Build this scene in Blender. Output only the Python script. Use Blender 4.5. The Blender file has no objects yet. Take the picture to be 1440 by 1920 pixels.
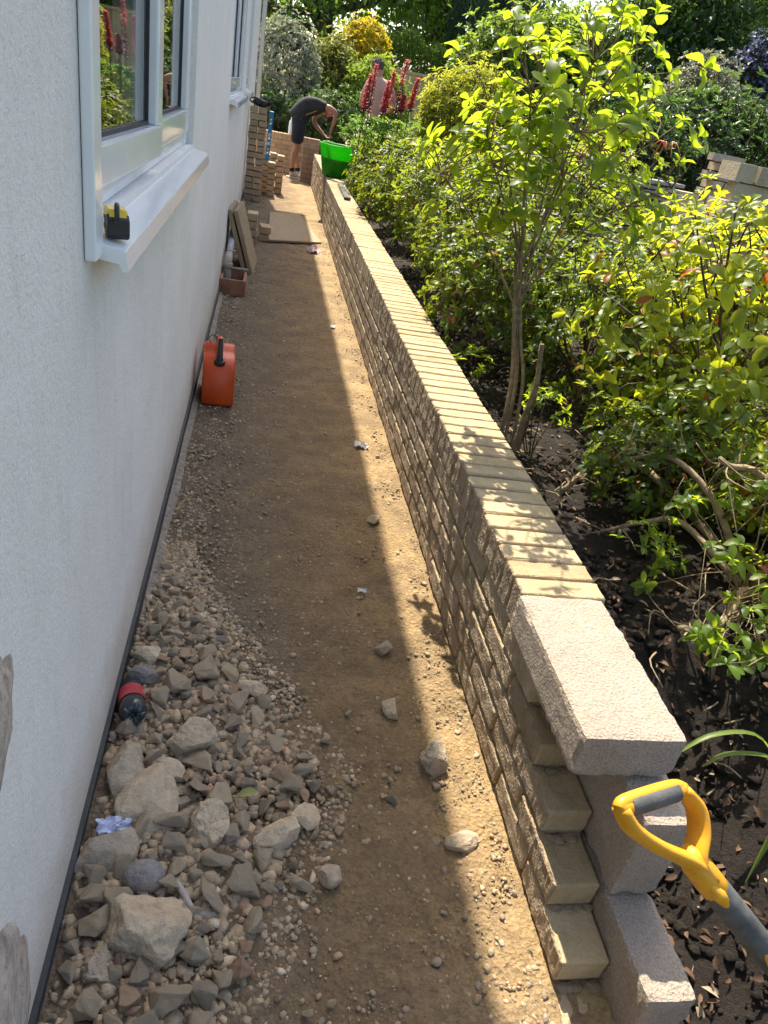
import bpy, bmesh, math, random
import numpy as np
from mathutils import Vector, Matrix, noise

random.seed(7); RNG = np.random.default_rng(7)
S = bpy.context.scene
COL = S.collection

# ------------------------------------------------------------------ camera
cam_d = bpy.data.cameras.new('camera')
cam_d.sensor_fit = 'VERTICAL'; cam_d.sensor_height = 32.0
cam_d.lens = 32.0 * 1331 / 1920
cam_d.clip_start = 0.02; cam_d.clip_end = 600
cam = bpy.data.objects.new('camera', cam_d); COL.objects.link(cam)
cam.matrix_world = Matrix(((0.97504024, -0.08443261, -0.20534765, 0.0),
                           (-0.13348463, 0.51614056, -0.84603828, 0.0),
                           (0.17742147, 0.85233213, 0.49198736, 1.41),
                           (0, 0, 0, 1)))
S.camera = cam

# ------------------------------------------------------------------ light
LIGHT = Vector((0.078, -0.72, -1.0)).normalized()          # the way sunlight travels
SUN_EL = math.asin(-LIGHT.z)
SUN_AZ = math.atan2(-LIGHT.x, -LIGHT.y)                    # from +Y towards +X
world = bpy.data.worlds.new('World'); S.world = world; world.use_nodes = True
nt = world.node_tree
bg = nt.nodes['Background']
sky = nt.nodes.new('ShaderNodeTexSky'); sky.sky_type = 'NISHITA'; sky.sun_disc = False
sky.sun_elevation = SUN_EL; sky.sun_rotation = SUN_AZ
sky.air_density = 1.0; sky.dust_density = 3.2; sky.ozone_density = 1.0
nt.links.new(sky.outputs[0], bg.inputs[0]); bg.inputs[1].default_value = 0.15
sun_d = bpy.data.lights.new('sun', 'SUN'); sun_d.energy = 4.4; sun_d.angle = math.radians(0.42)
sun_d.color = (1.0, 0.92, 0.77)
sun = bpy.data.objects.new('sun', sun_d); COL.objects.link(sun)
sun.rotation_euler = LIGHT.to_track_quat('-Z', 'Y').to_euler(); sun.location = (-3, 15, 20)
S.view_settings.view_transform = 'Standard'; S.view_settings.look = 'None'
S.view_settings.exposure = 1.18; S.view_settings.gamma = 1.0
S.view_settings.use_curve_mapping = False
S.render.engine = 'CYCLES'
S.cycles.max_bounces = 8; S.cycles.transparent_max_bounces = 8
S.cycles.diffuse_bounces = 4
S.cycles.sample_clamp_indirect = 6.0

# ------------------------------------------------------------------ materials
class NT:
    def __init__(self, name):
        self.m = bpy.data.materials.new(name); self.m.use_nodes = True
        self.t = self.m.node_tree; self.p = self.t.nodes['Principled BSDF']
        self.out = self.t.nodes['Material Output']
        self._tc = None
    def n(self, kind, **kw):
        x = self.t.nodes.new('ShaderNode' + kind)
        for k, v in kw.items(): setattr(x, k, v)
        return x
    def l(self, a, b): self.t.links.new(a, b)
    def co(self, which='Object'):
        if not self._tc: self._tc = self.n('TexCoord')
        return self._tc.outputs[which]
    def noise(self, scale, detail=4, rough=.55, co=None, dist=0):
        x = self.n('TexNoise'); x.inputs['Scale'].default_value = scale
        x.inputs['Detail'].default_value = detail; x.inputs['Roughness'].default_value = rough
        x.inputs['Distortion'].default_value = dist
        self.l(co if co is not None else self.co(), x.inputs['Vector']); return x.outputs['Fac']
    def vor(self, scale, feature='F1', co=None, out='Distance'):
        x = self.n('TexVoronoi', feature=feature); x.inputs['Scale'].default_value = scale
        self.l(co if co is not None else self.co(), x.inputs['Vector']); return x.outputs[out]
    def ramp(self, fac, stops):
        x = self.n('ValToRGB'); e = x.color_ramp.elements
        while len(e) < len(stops): e.new(.5)
        for q, (p, c) in zip(e, stops):
            q.position = p; q.color = (*c, 1) if len(c) == 3 else c
        self.l(fac, x.inputs[0]); return x.outputs[0]
    def mix(self, fac, a, b, blend='MIX'):
        x = self.n('Mix', data_type='RGBA', blend_type=blend)
        for s, v in ((0, fac), (6, a), (7, b)):
            if isinstance(v, (int, float)): x.inputs[s].default_value = v
            elif isinstance(v, tuple): x.inputs[s].default_value = (*v, 1)
            else: self.l(v, x.inputs[s])
        return x.outputs[2]
    def math(self, op, a, b=0.0, c=None):
        x = self.n('Math', operation=op)
        for i, v in enumerate((a, b) if c is None else (a, b, c)):
            if isinstance(v, (int, float)): x.inputs[i].default_value = v
            else: self.l(v, x.inputs[i])
        return x.outputs[0]
    def rnd(self): return self.n('ObjectInfo').outputs['Random']
    def island(self): return self.n('NewGeometry').outputs['Random Per Island']
    def bump(self, h, strength=.5, dist=.01, prev=None):
        x = self.n('Bump'); x.inputs['Strength'].default_value = strength
        x.inputs['Distance'].default_value = dist; self.l(h, x.inputs['Height'])
        if prev is not None: self.l(prev, x.inputs['Normal'])
        return x.outputs[0]
    def set(self, col=None, rough=None, normal=None, **kw):
        p = self.p
        if col is not None:
            if isinstance(col, tuple): p.inputs['Base Color'].default_value = (*col, 1)
            else: self.l(col, p.inputs['Base Color'])
        if rough is not None:
            if isinstance(rough, (int, float)): p.inputs['Roughness'].default_value = rough
            else: self.l(rough, p.inputs['Roughness'])
        if normal is not None: self.l(normal, p.inputs['Normal'])
        for k, v in kw.items(): p.inputs[k.replace('_', ' ')].default_value = v
        return self.m

M = {}
def simple(name, col, rough=.5, var=.12, scale=30, bump=.0, metal=0.0, rnd=0.0):
    k = NT(name); f = k.noise(scale, 5)
    d = tuple(c * (1 - var) for c in col); b = tuple(min(1, c * (1 + var)) for c in col)
    c = k.ramp(f, [(.3, d), (.7, b)])
    if rnd:
        c = k.mix(k.math('MULTIPLY', k.rnd(), rnd), c, tuple(x * .45 for x in col))
    nrm = k.bump(k.noise(scale * 3, 5), bump, .004) if bump else None
    M[name] = k.set(c, rough, nrm, Metallic=metal); return M[name]

# sandy trodden path; greyer and stonier beside the house, where the ground is gravelly
k = NT('path_dirt')
xyz = k.n('SeparateXYZ'); k.l(k.co(), xyz.inputs[0])
edge = k.math('ADD', xyz.outputs[0], k.math('MULTIPLY', k.math('SUBTRACT', k.noise(3.2, 5), .5), .55))
grey = k.n('MapRange'); k.l(edge, grey.inputs[0]); grey.inputs[1].default_value = -.06; grey.inputs[2].default_value = .32
sand = k.ramp(k.noise(7, 6, .65), [(.25, (.17, .106, .048)), (.5, (.27, .178, .088)), (.75, (.38, .265, .14))])
sandy = k.n('MapRange'); k.l(edge, sandy.inputs[0]); sandy.inputs[1].default_value = .38; sandy.inputs[2].default_value = .62
sand = k.mix(k.math('MULTIPLY', sandy.outputs[0], .75), sand, k.ramp(k.noise(26, 6, .7), [(.3, (.38, .25, .115)), (.7, (.58, .41, .205))]))
grav = k.ramp(k.noise(45, 5, .7), [(.3, (.085, .062, .038)), (.5, (.17, .127, .082)), (.72, (.28, .22, .15))])
c = k.mix(grey.outputs[0], grav, sand)
spk = k.ramp(k.vor(120), [(.0, (1, 1, 1)), (.16, (.0, .0, .0))])
c = k.mix(k.math('MULTIPLY', spk, .4), c, (.42, .35, .26))
dk = k.ramp(k.noise(3.4, 7, .72), [(.42, (0, 0, 0)), (.58, (1, 1, 1))])
c = k.mix(k.math('MULTIPLY', dk, .5), c, (.13, .093, .06))
h = k.math('ADD', k.noise(38, 8, .72), k.math('MULTIPLY', k.vor(95), .55))
b0 = k.bump(k.noise(9, 5, .6, dist=.6), .6, .03); b1 = k.bump(h, .85, .012, b0); b2 = k.bump(k.noise(230, 4), .6, .004, b1)
mt = k.ramp(k.noise(75, 7, .8), [(.34, (.55, .52, .48)), (.52, (1, 1, 1)), (.7, (1.25, 1.2, 1.12))]); c = k.mix(.75, c, mt, 'MULTIPLY')
M['path'] = k.set(c, .95, b2)

# buff facing brick, rough sanded face
def brick_mat(name, stops, bstr, speck=.5):
    k = NT(name); r = k.rnd()
    mp = k.n('Mapping'); k.l(k.co(), mp.inputs[0])
    cx = k.n('CombineXYZ'); q = k.math('MULTIPLY', r, 37.0)
    for i in range(3): k.l(q, cx.inputs[i])
    k.l(cx.outputs[0], mp.inputs['Location']); v = mp.outputs[0]
    base = k.ramp(k.noise(14, 6, .65, v), stops)
    tint = k.ramp(r, [(0, (.66, .58, .50)), (.3, (1.0, .95, .88)), (.5, (.84, .80, .78)), (.75, (1.12, 1.04, .93)), (1, (.86, .80, .80))])
    base = k.mix(.8, base, tint, 'MULTIPLY')
    sp = k.ramp(k.noise(190, 3, .6, v), [(.34, (1, 1, 1)), (.44, (0, 0, 0))])
    base = k.mix(k.math('MULTIPLY', sp, speck), base, (.17, .115, .075))
    sm_ = k.ramp(k.noise(21, 7, .75, v, 1.0), [(.55, (0, 0, 0)), (.68, (1, 1, 1))]); base = k.mix(k.math('MULTIPLY', sm_, .38), base, (.34, .275, .20))
    ck = k.ramp(k.noise(9, 6, .7, v, 2.5), [(.485, (0, 0, 0)), (.5, (1, 1, 1)), (.515, (0, 0, 0))]); base = k.mix(k.math('MULTIPLY', ck, .3), base, (.24, .17, .11))
    h = k.math('ADD', k.noise(95, 6, .7, v), k.math('MULTIPLY', k.vor(150, co=v), .8))
    n1 = k.bump(h, bstr, .007); n2 = k.bump(k.noise(30, 4, .6, v), bstr * .7, .012, n1)
    return k.set(base, .92, n2)
M['brick_rough'] = brick_mat('buff_brick_face', [(.25, (.25, .195, .135)), (.5, (.385, .31, .22)), (.75, (.52, .44, .33))], .55, .4)
M['brick_smooth'] = brick_mat('buff_brick_bed', [(.25, (.39, .30, .17)), (.5, (.50, .395, .235)), (.75, (.58, .47, .295))], .34, .18)
M['brick_pile'] = brick_mat('stacked_buff_brick', [(.25, (.38, .28, .18)), (.5, (.53, .40, .265)), (.75, (.63, .50, .34))], .4, .3)
M['brick_pale'] = brick_mat('pale_stacked_brick', [(.25, (.42, .36, .27)), (.5, (.55, .48, .37)), (.75, (.62, .56, .45))], .4, .25)
M['brick_far'] = brick_mat('pinkish_brick', [(.25, (.36, .25, .17)), (.5, (.47, .33, .23)), (.75, (.55, .41, .3))], .4, .3)

k = NT('mortar')
c = k.ramp(k.noise(40, 6, .7), [(.3, (.22, .16, .10)), (.7, (.37, .285, .185))])
M['mortar'] = k.set(c, .95, k.bump(k.noise(140, 6, .7), .8, .005))

k = NT('concrete_block_aggregate')
c = k.ramp(k.noise(10, 4), [(.3, (.41, .325, .25)), (.7, (.52, .42, .33))])
g = k.ramp(k.noise(210, 3, .75), [(.40, (1, 1, 1)), (.49, (0, 0, 0))]); c = k.mix(k.math('MULTIPLY', g, .55), c, (.22, .18, .15))
g2 = k.ramp(k.noise(280, 2, .6), [(.56, (0, 0, 0)), (.65, (1, 1, 1))]); c = k.mix(k.math('MULTIPLY', g2, .45), c, (.68, .60, .52))
st = k.ramp(k.noise(7, 5, .6), [(.6, (0, 0, 0)), (.74, (1, 1, 1))]); c = k.mix(k.math('MULTIPLY', st, .45), c, (.45, .33, .19))
sm_ = k.ramp(k.noise(16, 6, .75, dist=.8), [(.57, (0, 0, 0)), (.66, (1, 1, 1))]); c = k.mix(k.math('MULTIPLY', sm_, .35), c, (.33, .26, .19))
M['block'] = k.set(c, .95, k.bump(k.math('ADD', k.noise(190, 4, .75), k.math('MULTIPLY', k.vor(150), .6)), .9, .006))

k = NT('white_render')
c = k.ramp(k.noise(2.2, 6, .6), [(.3, (.79, .755, .70)), (.7, (.87, .84, .79))])
mp = k.n('Mapping'); k.l(k.co(), mp.inputs[0]); mp.inputs['Scale'].default_value = (3, 5, .8)
st = k.ramp(k.noise(4, 6, .7, mp.outputs[0]), [(.53, (0, 0, 0)), (.72, (1, 1, 1))])
c = k.mix(k.math('MULTIPLY', st, .30), c, (.60, .53, .43))
xyz = k.n('SeparateXYZ'); k.l(k.co(), xyz.inputs[0])
low = k.n('MapRange'); k.l(k.math('ADD', xyz.outputs[2], k.math('MULTIPLY', k.noise(9, 5), .22)), low.inputs[0])
low.inputs[1].default_value = .40; low.inputs[2].default_value = .16
c = k.mix(k.math('MULTIPLY', low.outputs[0], .7), c, (.52, .43, .31))       # splashed dirt along the foot of the wall
g = k.ramp(k.noise(170, 4, .7), [(.36, (1, 1, 1)), (.48, (0, 0, 0))]); c = k.mix(k.math('MULTIPLY', g, .26), c, (.45, .42, .38))
pt = k.ramp(k.noise(1.3, 6, .7), [(.48, (0, 0, 0)), (.66, (1, 1, 1))]); c = k.mix(k.math('MULTIPLY', pt, .22), c, (.62, .58, .52))
mk = k.ramp(k.noise(11, 7, .8, dist=1.2), [(.69, (0, 0, 0)), (.75, (1, 1, 1))]); c = k.mix(k.math('MULTIPLY', mk, .35), c, (.42, .33, .22))
rb = k.bump(k.noise(6, 4), .35, .02); M['render'] = k.set(c, .93, k.bump(k.math('ADD', k.noise(170, 5, .7), k.math('MULTIPLY', k.noise(70, 4), .5)), .8, .005, rb))

k = NT('white_upvc'); c = k.ramp(k.noise(9, 6, .7), [(.35, (.80, .81, .82)), (.65, (.86, .87, .88))])
d = k.ramp(k.noise(55, 6, .75), [(.63, (0, 0, 0)), (.75, (1, 1, 1))]); c = k.mix(k.math('MULTIPLY', d, .22), c, (.36, .29, .2))
M['upvc'] = k.set(c, .14, None, Coat_Weight=.3)
k = NT('window_glass'); k.set((.95, .97, .97), 0.0, None, Transmission_Weight=1.0, IOR=1.5); M['glass'] = k.m
simple('room_dark', (.12, .11, .1), .9)
simple('plinth_black', (.03, .033, .036), .6, .3, 40, .3)
simple('footing', (.27, .23, .185), .95, .35, 50, .9)
simple('roof_tile', (.2, .11, .08), .85, .3, 10, .4)

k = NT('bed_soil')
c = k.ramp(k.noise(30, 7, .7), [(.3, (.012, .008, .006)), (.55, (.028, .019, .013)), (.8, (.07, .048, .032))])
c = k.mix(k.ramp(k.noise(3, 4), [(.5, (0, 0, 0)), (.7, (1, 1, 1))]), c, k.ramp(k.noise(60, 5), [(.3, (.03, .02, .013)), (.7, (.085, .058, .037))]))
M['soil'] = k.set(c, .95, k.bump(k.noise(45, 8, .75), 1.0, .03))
simple('far_grass', (.07, .11, .03), .9, .4, 12, .6)

def stone_mat(name, stops, island=False):
    k = NT(name); r = k.island() if island else k.rnd()
    c = k.ramp(r, stops)
    f = k.ramp(k.noise(38, 6, .7), [(.3, (.62, .6, .57)), (.55, (1, 1, 1)), (.75, (1.15, 1.12, 1.05))])
    c = k.mix(1.0, c, f, 'MULTIPLY')
    c = k.mix(k.math('MULTIPLY', k.ramp(k.noise(14, 5), [(.5, (0, 0, 0)), (.66, (1, 1, 1))]), .45), c, (.36, .27, .17)); c = k.mix(1.0, c, (1.25, 1.25, 1.25), 'MULTIPLY')
    return k.set(c, .92, k.bump(k.math('ADD', k.noise(120, 7, .72), k.math('MULTIPLY', k.noise(30, 4), 1.2)), .8, .006))
M['stone'] = stone_mat('rubble_stone_mix', [(0, (.36, .29, .205)), (.25, (.50, .40, .27)), (.42, (.27, .23, .18)), (.55, (.56, .44, .285)), (.72, (.42, .34, .235)), (.86, (.62, .51, .35)), (.94, (.42, .25, .15)), (1, (.46, .385, .285))])
M['stone_pale'] = stone_mat('pale_concrete_lump', [(0, (.41, .325, .22)), (1, (.47, .38, .265))])
M['stone_grey'] = stone_mat('grey_concrete_lump', [(0, (.31, .25, .18)), (1, (.38, .315, .235))])
M['stone_dark'] = stone_mat('dark_slate_lump', [(0, (.17, .16, .148)), (1, (.23, .215, .2))])
M['gravel'] = stone_mat('loose_gravel', [(0, (.24, .18, .115)), (.35, (.42, .32, .20)), (.6, (.30, .245, .175)), (.8, (.52, .40, .255)), (.95, (.42, .25, .15)), (1, (.64, .54, .39))], True)

def leaf_mat(name, c1, c2, trans, tcol, old=None, oldp=.04, rough=.42, spec=.4):
    k = NT(name); r = k.island()
    c = k.ramp(r, [(0, c1), (.9, c2)])
    t = k.ramp(r, [(0, tuple(x * .8 for x in tcol)), (1, tcol)])
    if old:
        o = k.math('LESS_THAN', k.math('FRACT', k.math('MULTIPLY', r, 53.7)), oldp)
        c = k.mix(o, c, old); t = k.mix(o, t, tuple(min(1, x * .9) for x in old))
    k.set(c, rough, None, Specular_IOR_Level=spec)
    tr = k.n('BsdfTranslucent'); k.l(t, tr.inputs[0])
    mx = k.n('MixShader'); mx.inputs[0].default_value = trans
    k.l(k.p.outputs[0], mx.inputs[1]); k.l(tr.outputs[0], mx.inputs[2]); k.l(mx.outputs[0], k.out.inputs[0])
    M[name] = k.m; return k.m
def leaf_obj_mat(name, c1, c2, trans, tcol, old, oldp):      # for leaves that are objects of their own
    m = leaf_mat(name, c1, c2, trans, tcol, old, oldp)
    t = m.node_tree
    oi = t.nodes.new('ShaderNodeObjectInfo')
    for l in list(t.links):
        if l.from_socket.name == 'Random Per Island': t.links.new(oi.outputs['Random'], l.to_socket)
    return m
OLD = (.42, .13, .03)
ARGS = dict(shrub=((.05, .115, .018), (.15, .25, .03), .62, (.52, .66, .03), (.36, .17, .04), .004),
            azalea=((.018, .05, .012), (.10, .17, .026), .5, (.38, .47, .03), OLD, .02),
            yellow_azalea=((.035, .08, .014), (.19, .28, .03), .60, (.62, .66, .03), OLD, .035))
for kk, v in ARGS.items():
    leaf_mat(kk, *v); leaf_obj_mat(kk + '_leaf', *v)
leaf_mat('silver', (.20, .24, .17), (.46, .48, .36), .3, (.4, .46, .25), spec=.3)
leaf_mat('privet', (.05, .09, .02), (.28, .30, .06), .45, (.4, .42, .06))
leaf_mat('golden', (.42, .36, .02), (.62, .52, .03), .5, (.78, .62, .03))
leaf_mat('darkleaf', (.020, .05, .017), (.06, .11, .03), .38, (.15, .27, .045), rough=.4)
leaf_mat('treeleaf', (.035, .08, .018), (.10, .17, .03), .5, (.28, .44, .05))
leaf_mat('limeleaf', (.07, .14, .025), (.15, .23, .04), .5, (.34, .48, .05))
leaf_mat('lemonleaf', (.18, .23, .03), (.34, .38, .05), .52, (.56, .58, .05))
leaf_mat('willow', (.030, .06, .035), (.055, .10, .05), .35, (.11, .19, .07))
leaf_mat('hedgeleaf', (.06, .13, .02), (.13, .21, .035), .45, (.3, .44, .05))
leaf_mat('ceanothus', (.10, .11, .25), (.30, .31, .52), .3, (.3, .3, .55), old=(.04, .08, .03), oldp=.45)
leaf_mat('greyshrub', (.18, .2, .15), (.36, .36, .28), .3, (.35, .38, .2))
leaf_mat('litter', (.035, .02, .012), (.17, .095, .055), .15, (.2, .1, .04), old=(.36, .28, .19), oldp=.12, rough=.8)
leaf_mat('lupin_red', (.68, .05, .09), (.88, .28, .32), .42, (.98, .2, .24), old=(.85, .6, .5), oldp=.1)
leaf_mat('lupin_dark', (.14, .012, .05), (.3, .02, .07), .3, (.4, .03, .08))
leaf_mat('lupin_leaf', (.05, .13, .03), (.09, .2, .04), .45, (.25, .45, .06))
leaf_mat('strap', (.09, .16, .03), (.2, .28, .05), .45, (.4, .5, .06))
simple('bark', (.21, .155, .09), .9, .4, 45, .8)
simple('bark_dark', (.085, .06, .038), .95, .4, 35, .8)
simple('bark_pale', (.32, .235, .14), .9, .35, 45, .7)

# ------------------------------------------------------------------ builders
def tag(o, label=None, cat=None, group=None, kind=None):
    if label: o['label'] = label
    if cat: o['category'] = cat
    if group: o['group'] = group
    if kind: o['kind'] = kind
    return o
def thing(name, label, cat, loc=(0, 0, 0), rz=0, group=None):
    o = bpy.data.objects.new(name, None); COL.objects.link(o); o.empty_display_size = .1
    o.location = loc; o.rotation_euler = (0, 0, rz); return tag(o, label, cat, group)
def link(name, me, mat=None, parent=None, loc=None, rot=None):
    o = bpy.data.objects.new(name, me); COL.objects.link(o)
    if mat is not None and not me.materials:
        for q in (mat if isinstance(mat, (list, tuple)) else [mat]): me.materials.append(q if not isinstance(q, str) else M[q])
    if parent: o.parent = parent
    if loc is not None: o.location = loc
    if rot is not None: o.rotation_euler = rot
    return o
def from_arrays(name, V, F, smooth=False):
    """V (n,3); F list of (m,k) index arrays"""
    me = bpy.data.meshes.new(name); V = np.asarray(V, np.float32)
    F = [np.asarray(f, np.int32) for f in F if len(f)]
    me.vertices.add(len(V)); me.vertices.foreach_set('co', V.ravel())
    tot = np.concatenate([np.full(len(f), f.shape[1], np.int32) for f in F])
    idx = np.concatenate([f.ravel() for f in F])
    me.loops.add(len(idx)); me.loops.foreach_set('vertex_index', idx)
    me.polygons.add(len(tot)); st = np.zeros(len(tot), np.int32); st[1:] = np.cumsum(tot)[:-1]
    me.polygons.foreach_set('loop_start', st); me.polygons.foreach_set('loop_total', tot)
    me.update(calc_edges=True); me.validate()
    if smooth: me.polygons.foreach_set('use_smooth', np.ones(len(tot), bool))
    return me
def bm_mesh(name, bm, smooth=False):
    bmesh.ops.recalc_face_normals(bm, faces=bm.faces)
    me = bpy.data.meshes.new(name); bm.to_mesh(me); bm.free()
    if smooth:
        for p in me.polygons: p.use_smooth = True
    return me
def box_bm(bm, lo, hi, bev=0.0, seg=1):
    r = bmesh.ops.create_cube(bm, size=1.0); vs = r['verts']
    for v in vs: v.co = Vector([lo[i] + (v.co[i] + .5) * (hi[i] - lo[i]) for i in range(3)])
    if bev:
        es = list({e for v in vs for e in v.link_edges})
        bmesh.ops.bevel(bm, geom=es, offset=bev, segments=seg, affect='EDGES', profile=.5)
def box(name, lo, hi, mat, parent=None, bev=0.0, seg=1):
    bm = bmesh.new(); box_bm(bm, lo, hi, bev, seg); return link(name, bm_mesh(name, bm), mat, parent)
def prism(name, pts, axis, a, b, mat, parent=None, bev=0.0):
    """extrude 2-D outline along axis from a to b"""
    bm = bmesh.new(); o = [i for i in range(3) if i != axis]
    def mk(p, w):
        v = [0, 0, 0]; v[o[0]], v[o[1]], v[axis] = p[0], p[1], w; return bm.verts.new(v)
    A = [mk(p, a) for p in pts]; B = [mk(p, b) for p in pts]
    bm.faces.new(A); bm.faces.new(B[::-1])
    for i in range(len(pts)): bm.faces.new((A[i], A[(i + 1) % len(pts)], B[(i + 1) % len(pts)], B[i]))
    if bev: bmesh.ops.bevel(bm, geom=list(bm.edges), offset=bev, segments=2, affect='EDGES')
    return link(name, bm_mesh(name, bm), mat, parent)
def tube_arrays(pts, rad, sides=8):
    pts = np.asarray(pts, float); n = len(pts); rad = np.broadcast_to(np.asarray(rad, float), (n,))
    T = np.gradient(pts, axis=0); T /= np.linalg.norm(T, axis=1, keepdims=True) + 1e-12
    ref = np.array([0, 0, 1.0]) if abs(T[0][2]) < .9 else np.array([1.0, 0, 0])
    A = np.zeros_like(T); u = ref
    for i in range(n):
        u = u - u.dot(T[i]) * T[i]; u /= np.linalg.norm(u) + 1e-12; A[i] = u
    B = np.cross(T, A); th = np.linspace(0, 2 * np.pi, sides, endpoint=False)
    V = pts[:, None] + rad[:, None, None] * (np.cos(th)[None, :, None] * A[:, None] + np.sin(th)[None, :, None] * B[:, None])
    V = V.reshape(-1, 3); i = np.arange(n - 1)[:, None] * sides; j = np.arange(sides)[None]
    F = np.stack([i + j, i + (j + 1) % sides, i + sides + (j + 1) % sides, i + sides + j], -1).reshape(-1, 4)
    V = np.vstack([V, pts[:1], pts[-1:]]); c0, c1 = n * sides, n * sides + 1
    jj = np.arange(sides); e = (n - 1) * sides
    C = np.concatenate([np.stack([np.full(sides, c0), (jj + 1) % sides, jj], -1), np.stack([np.full(sides, c1), e + jj, e + (jj + 1) % sides], -1)])
    return V, F, C
def curve_pts(ctrl, n=24):
    """Catmull-Rom through control points"""
    P = [np.asarray(p, float) for p in ctrl]; P = [2 * P[0] - P[1]] + P + [2 * P[-1] - P[-2]]
    out = []; seg = len(P) - 3
    for t in np.linspace(0, seg, n):
        i = min(int(t), seg - 1); f = t - i; a, b, c, d = P[i:i + 4]
        out.append(.5 * (2 * b + (c - a) * f + (2 * a - 5 * b + 4 * c - d) * f * f + (3 * b - a - 3 * c + d) * f ** 3))
    return np.array(out)
class Tubes:
    def __init__(self): self.V = []; self.Q = []; self.T = []; self.n = 0
    def add(self, pts, rad, sides=8, squash=None):
        V, F, C = tube_arrays(pts, rad, sides)
        if squash is not None:
            nv, fn, fo = squash; P_ = np.asarray(pts); cen = np.vstack([np.repeat(P_, sides, 0), P_[:1], P_[-1:]]); of = V - cen; al = (of @ nv)[:, None] * nv; V = cen + al * fn + (of - al) * fo
        self.V.append(V); self.Q.append(F + self.n); self.T.append(C + self.n); self.n += len(V)
        return self
    def build(self, name, mat, parent=None, smooth=True):
        me = from_arrays(name, np.vstack(self.V), [np.vstack(self.Q), np.vstack(self.T)], smooth); return link(name, me, mat, parent)
def tube(name, ctrl, rad, mat, parent=None, sides=10, n=None):
    p = np.asarray(ctrl, float) if n is None else curve_pts(ctrl, n)
    if not np.isscalar(rad) and len(rad) != len(p): rad = np.interp(np.linspace(0, 1, len(p)), np.linspace(0, 1, len(rad)), rad)
    return Tubes().add(p, rad, sides).build(name, mat, parent)
def lathe(name, prof, mat, parent=None, loc=(0, 0, 0), sides=28, smooth=True, cap=True):
    th = np.linspace(0, 2 * np.pi, sides, endpoint=False); V = []; F = []
    for r, z in prof: V.append(np.stack([r * np.cos(th), r * np.sin(th), np.full(sides, z)], -1))
    V = np.vstack(V); n = len(prof); j = np.arange(sides)
    for i in range(n - 1): F.append(np.stack([i * sides + j, i * sides + (j + 1) % sides, (i + 1) * sides + (j + 1) % sides, (i + 1) * sides + j], -1))
    return link(name, from_arrays(name, V, F, smooth), mat, parent, loc)
def unit(v): return v / (np.linalg.norm(v, axis=-1, keepdims=True) + 1e-12)

# leaves -----------------------------------------------------------
LEAF8 = np.array([(0, 0, 0), (.30, -.78, .10), (.30, 0, 0), (.30, .78, .10), (.68, -.88, .05), (.68, 0, -.05), (.68, .88, .05), (1, 0, -.16)])
LEAF8_T = np.array([(0, 1, 2), (0, 2, 3), (4, 7, 5), (5, 7, 6)]); LEAF8_Q = np.array([(1, 4, 5, 2), (2, 5, 6, 3)])
_t = [(.16, .42, .06, .0), (.42, .86, .11, .0), (.68, 1.0, .08, -.03), (.88, .66, .0, -.09)]
LEAFH = np.array([(0, 0, 0)] + [q for t_, w_, u_, m_ in _t for q in ((t_, -w_, u_ + m_), (t_, 0, m_), (t_, w_, u_ + m_))] + [(1, 0, -.15)])
LEAFH_T = np.array([(0, 1, 2), (0, 2, 3), (10, 13, 11), (11, 13, 12)]); LEAFH_Q = np.array([q for i in range(3) for q in ((1 + 3 * i, 4 + 3 * i, 5 + 3 * i, 2 + 3 * i), (2 + 3 * i, 5 + 3 * i, 6 + 3 * i, 3 + 3 * i))])
LEAF4 = np.array([(0, 0, 0), (.5, -1, .12), (1, 0, -.08), (.5, 1, .12)]); LEAF4_T = np.array([(0, 1, 2), (0, 2, 3)])
def leaf_frames(D, N):
    D = unit(D); Sx = unit(np.cross(N, D)); Nn = np.cross(D, Sx); return D, Sx, Nn
def leaves_arrays(P, D, N, L, W, fine):
    T = LEAFH if fine == 2 else (LEAF8 if fine else LEAF4); D, Sx, Nn = leaf_frames(D, N); n = len(P)
    L = np.broadcast_to(L, n)[:, None, None]; W = np.broadcast_to(W, n)[:, None, None] * .5
    V = P[:, None] + D[:, None] * (T[None, :, 0:1] * L) + Sx[:, None] * (T[None, :, 1:2] * W) + Nn[:, None] * (T[None, :, 2:3] * L)
    m = len(T); off = (np.arange(n) * m)[:, None, None]
    F = [((LEAFH_T if fine == 2 else (LEAF8_T if fine else LEAF4_T))[None] + off).reshape(-1, 3)]
    if fine: F.append(((LEAFH_Q if fine == 2 else LEAF8_Q)[None] + off).reshape(-1, 4))
    return V.reshape(-1, 3), F
def leaves(name, P, D, N, L, W, mat, parent=None, fine=False, kind=None, smooth=True):
    V, F = leaves_arrays(P, D, N, L, W, fine); o = link(name, from_arrays(name, V, F, smooth), mat, parent)
    if kind: o['kind'] = kind
    return o
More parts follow.
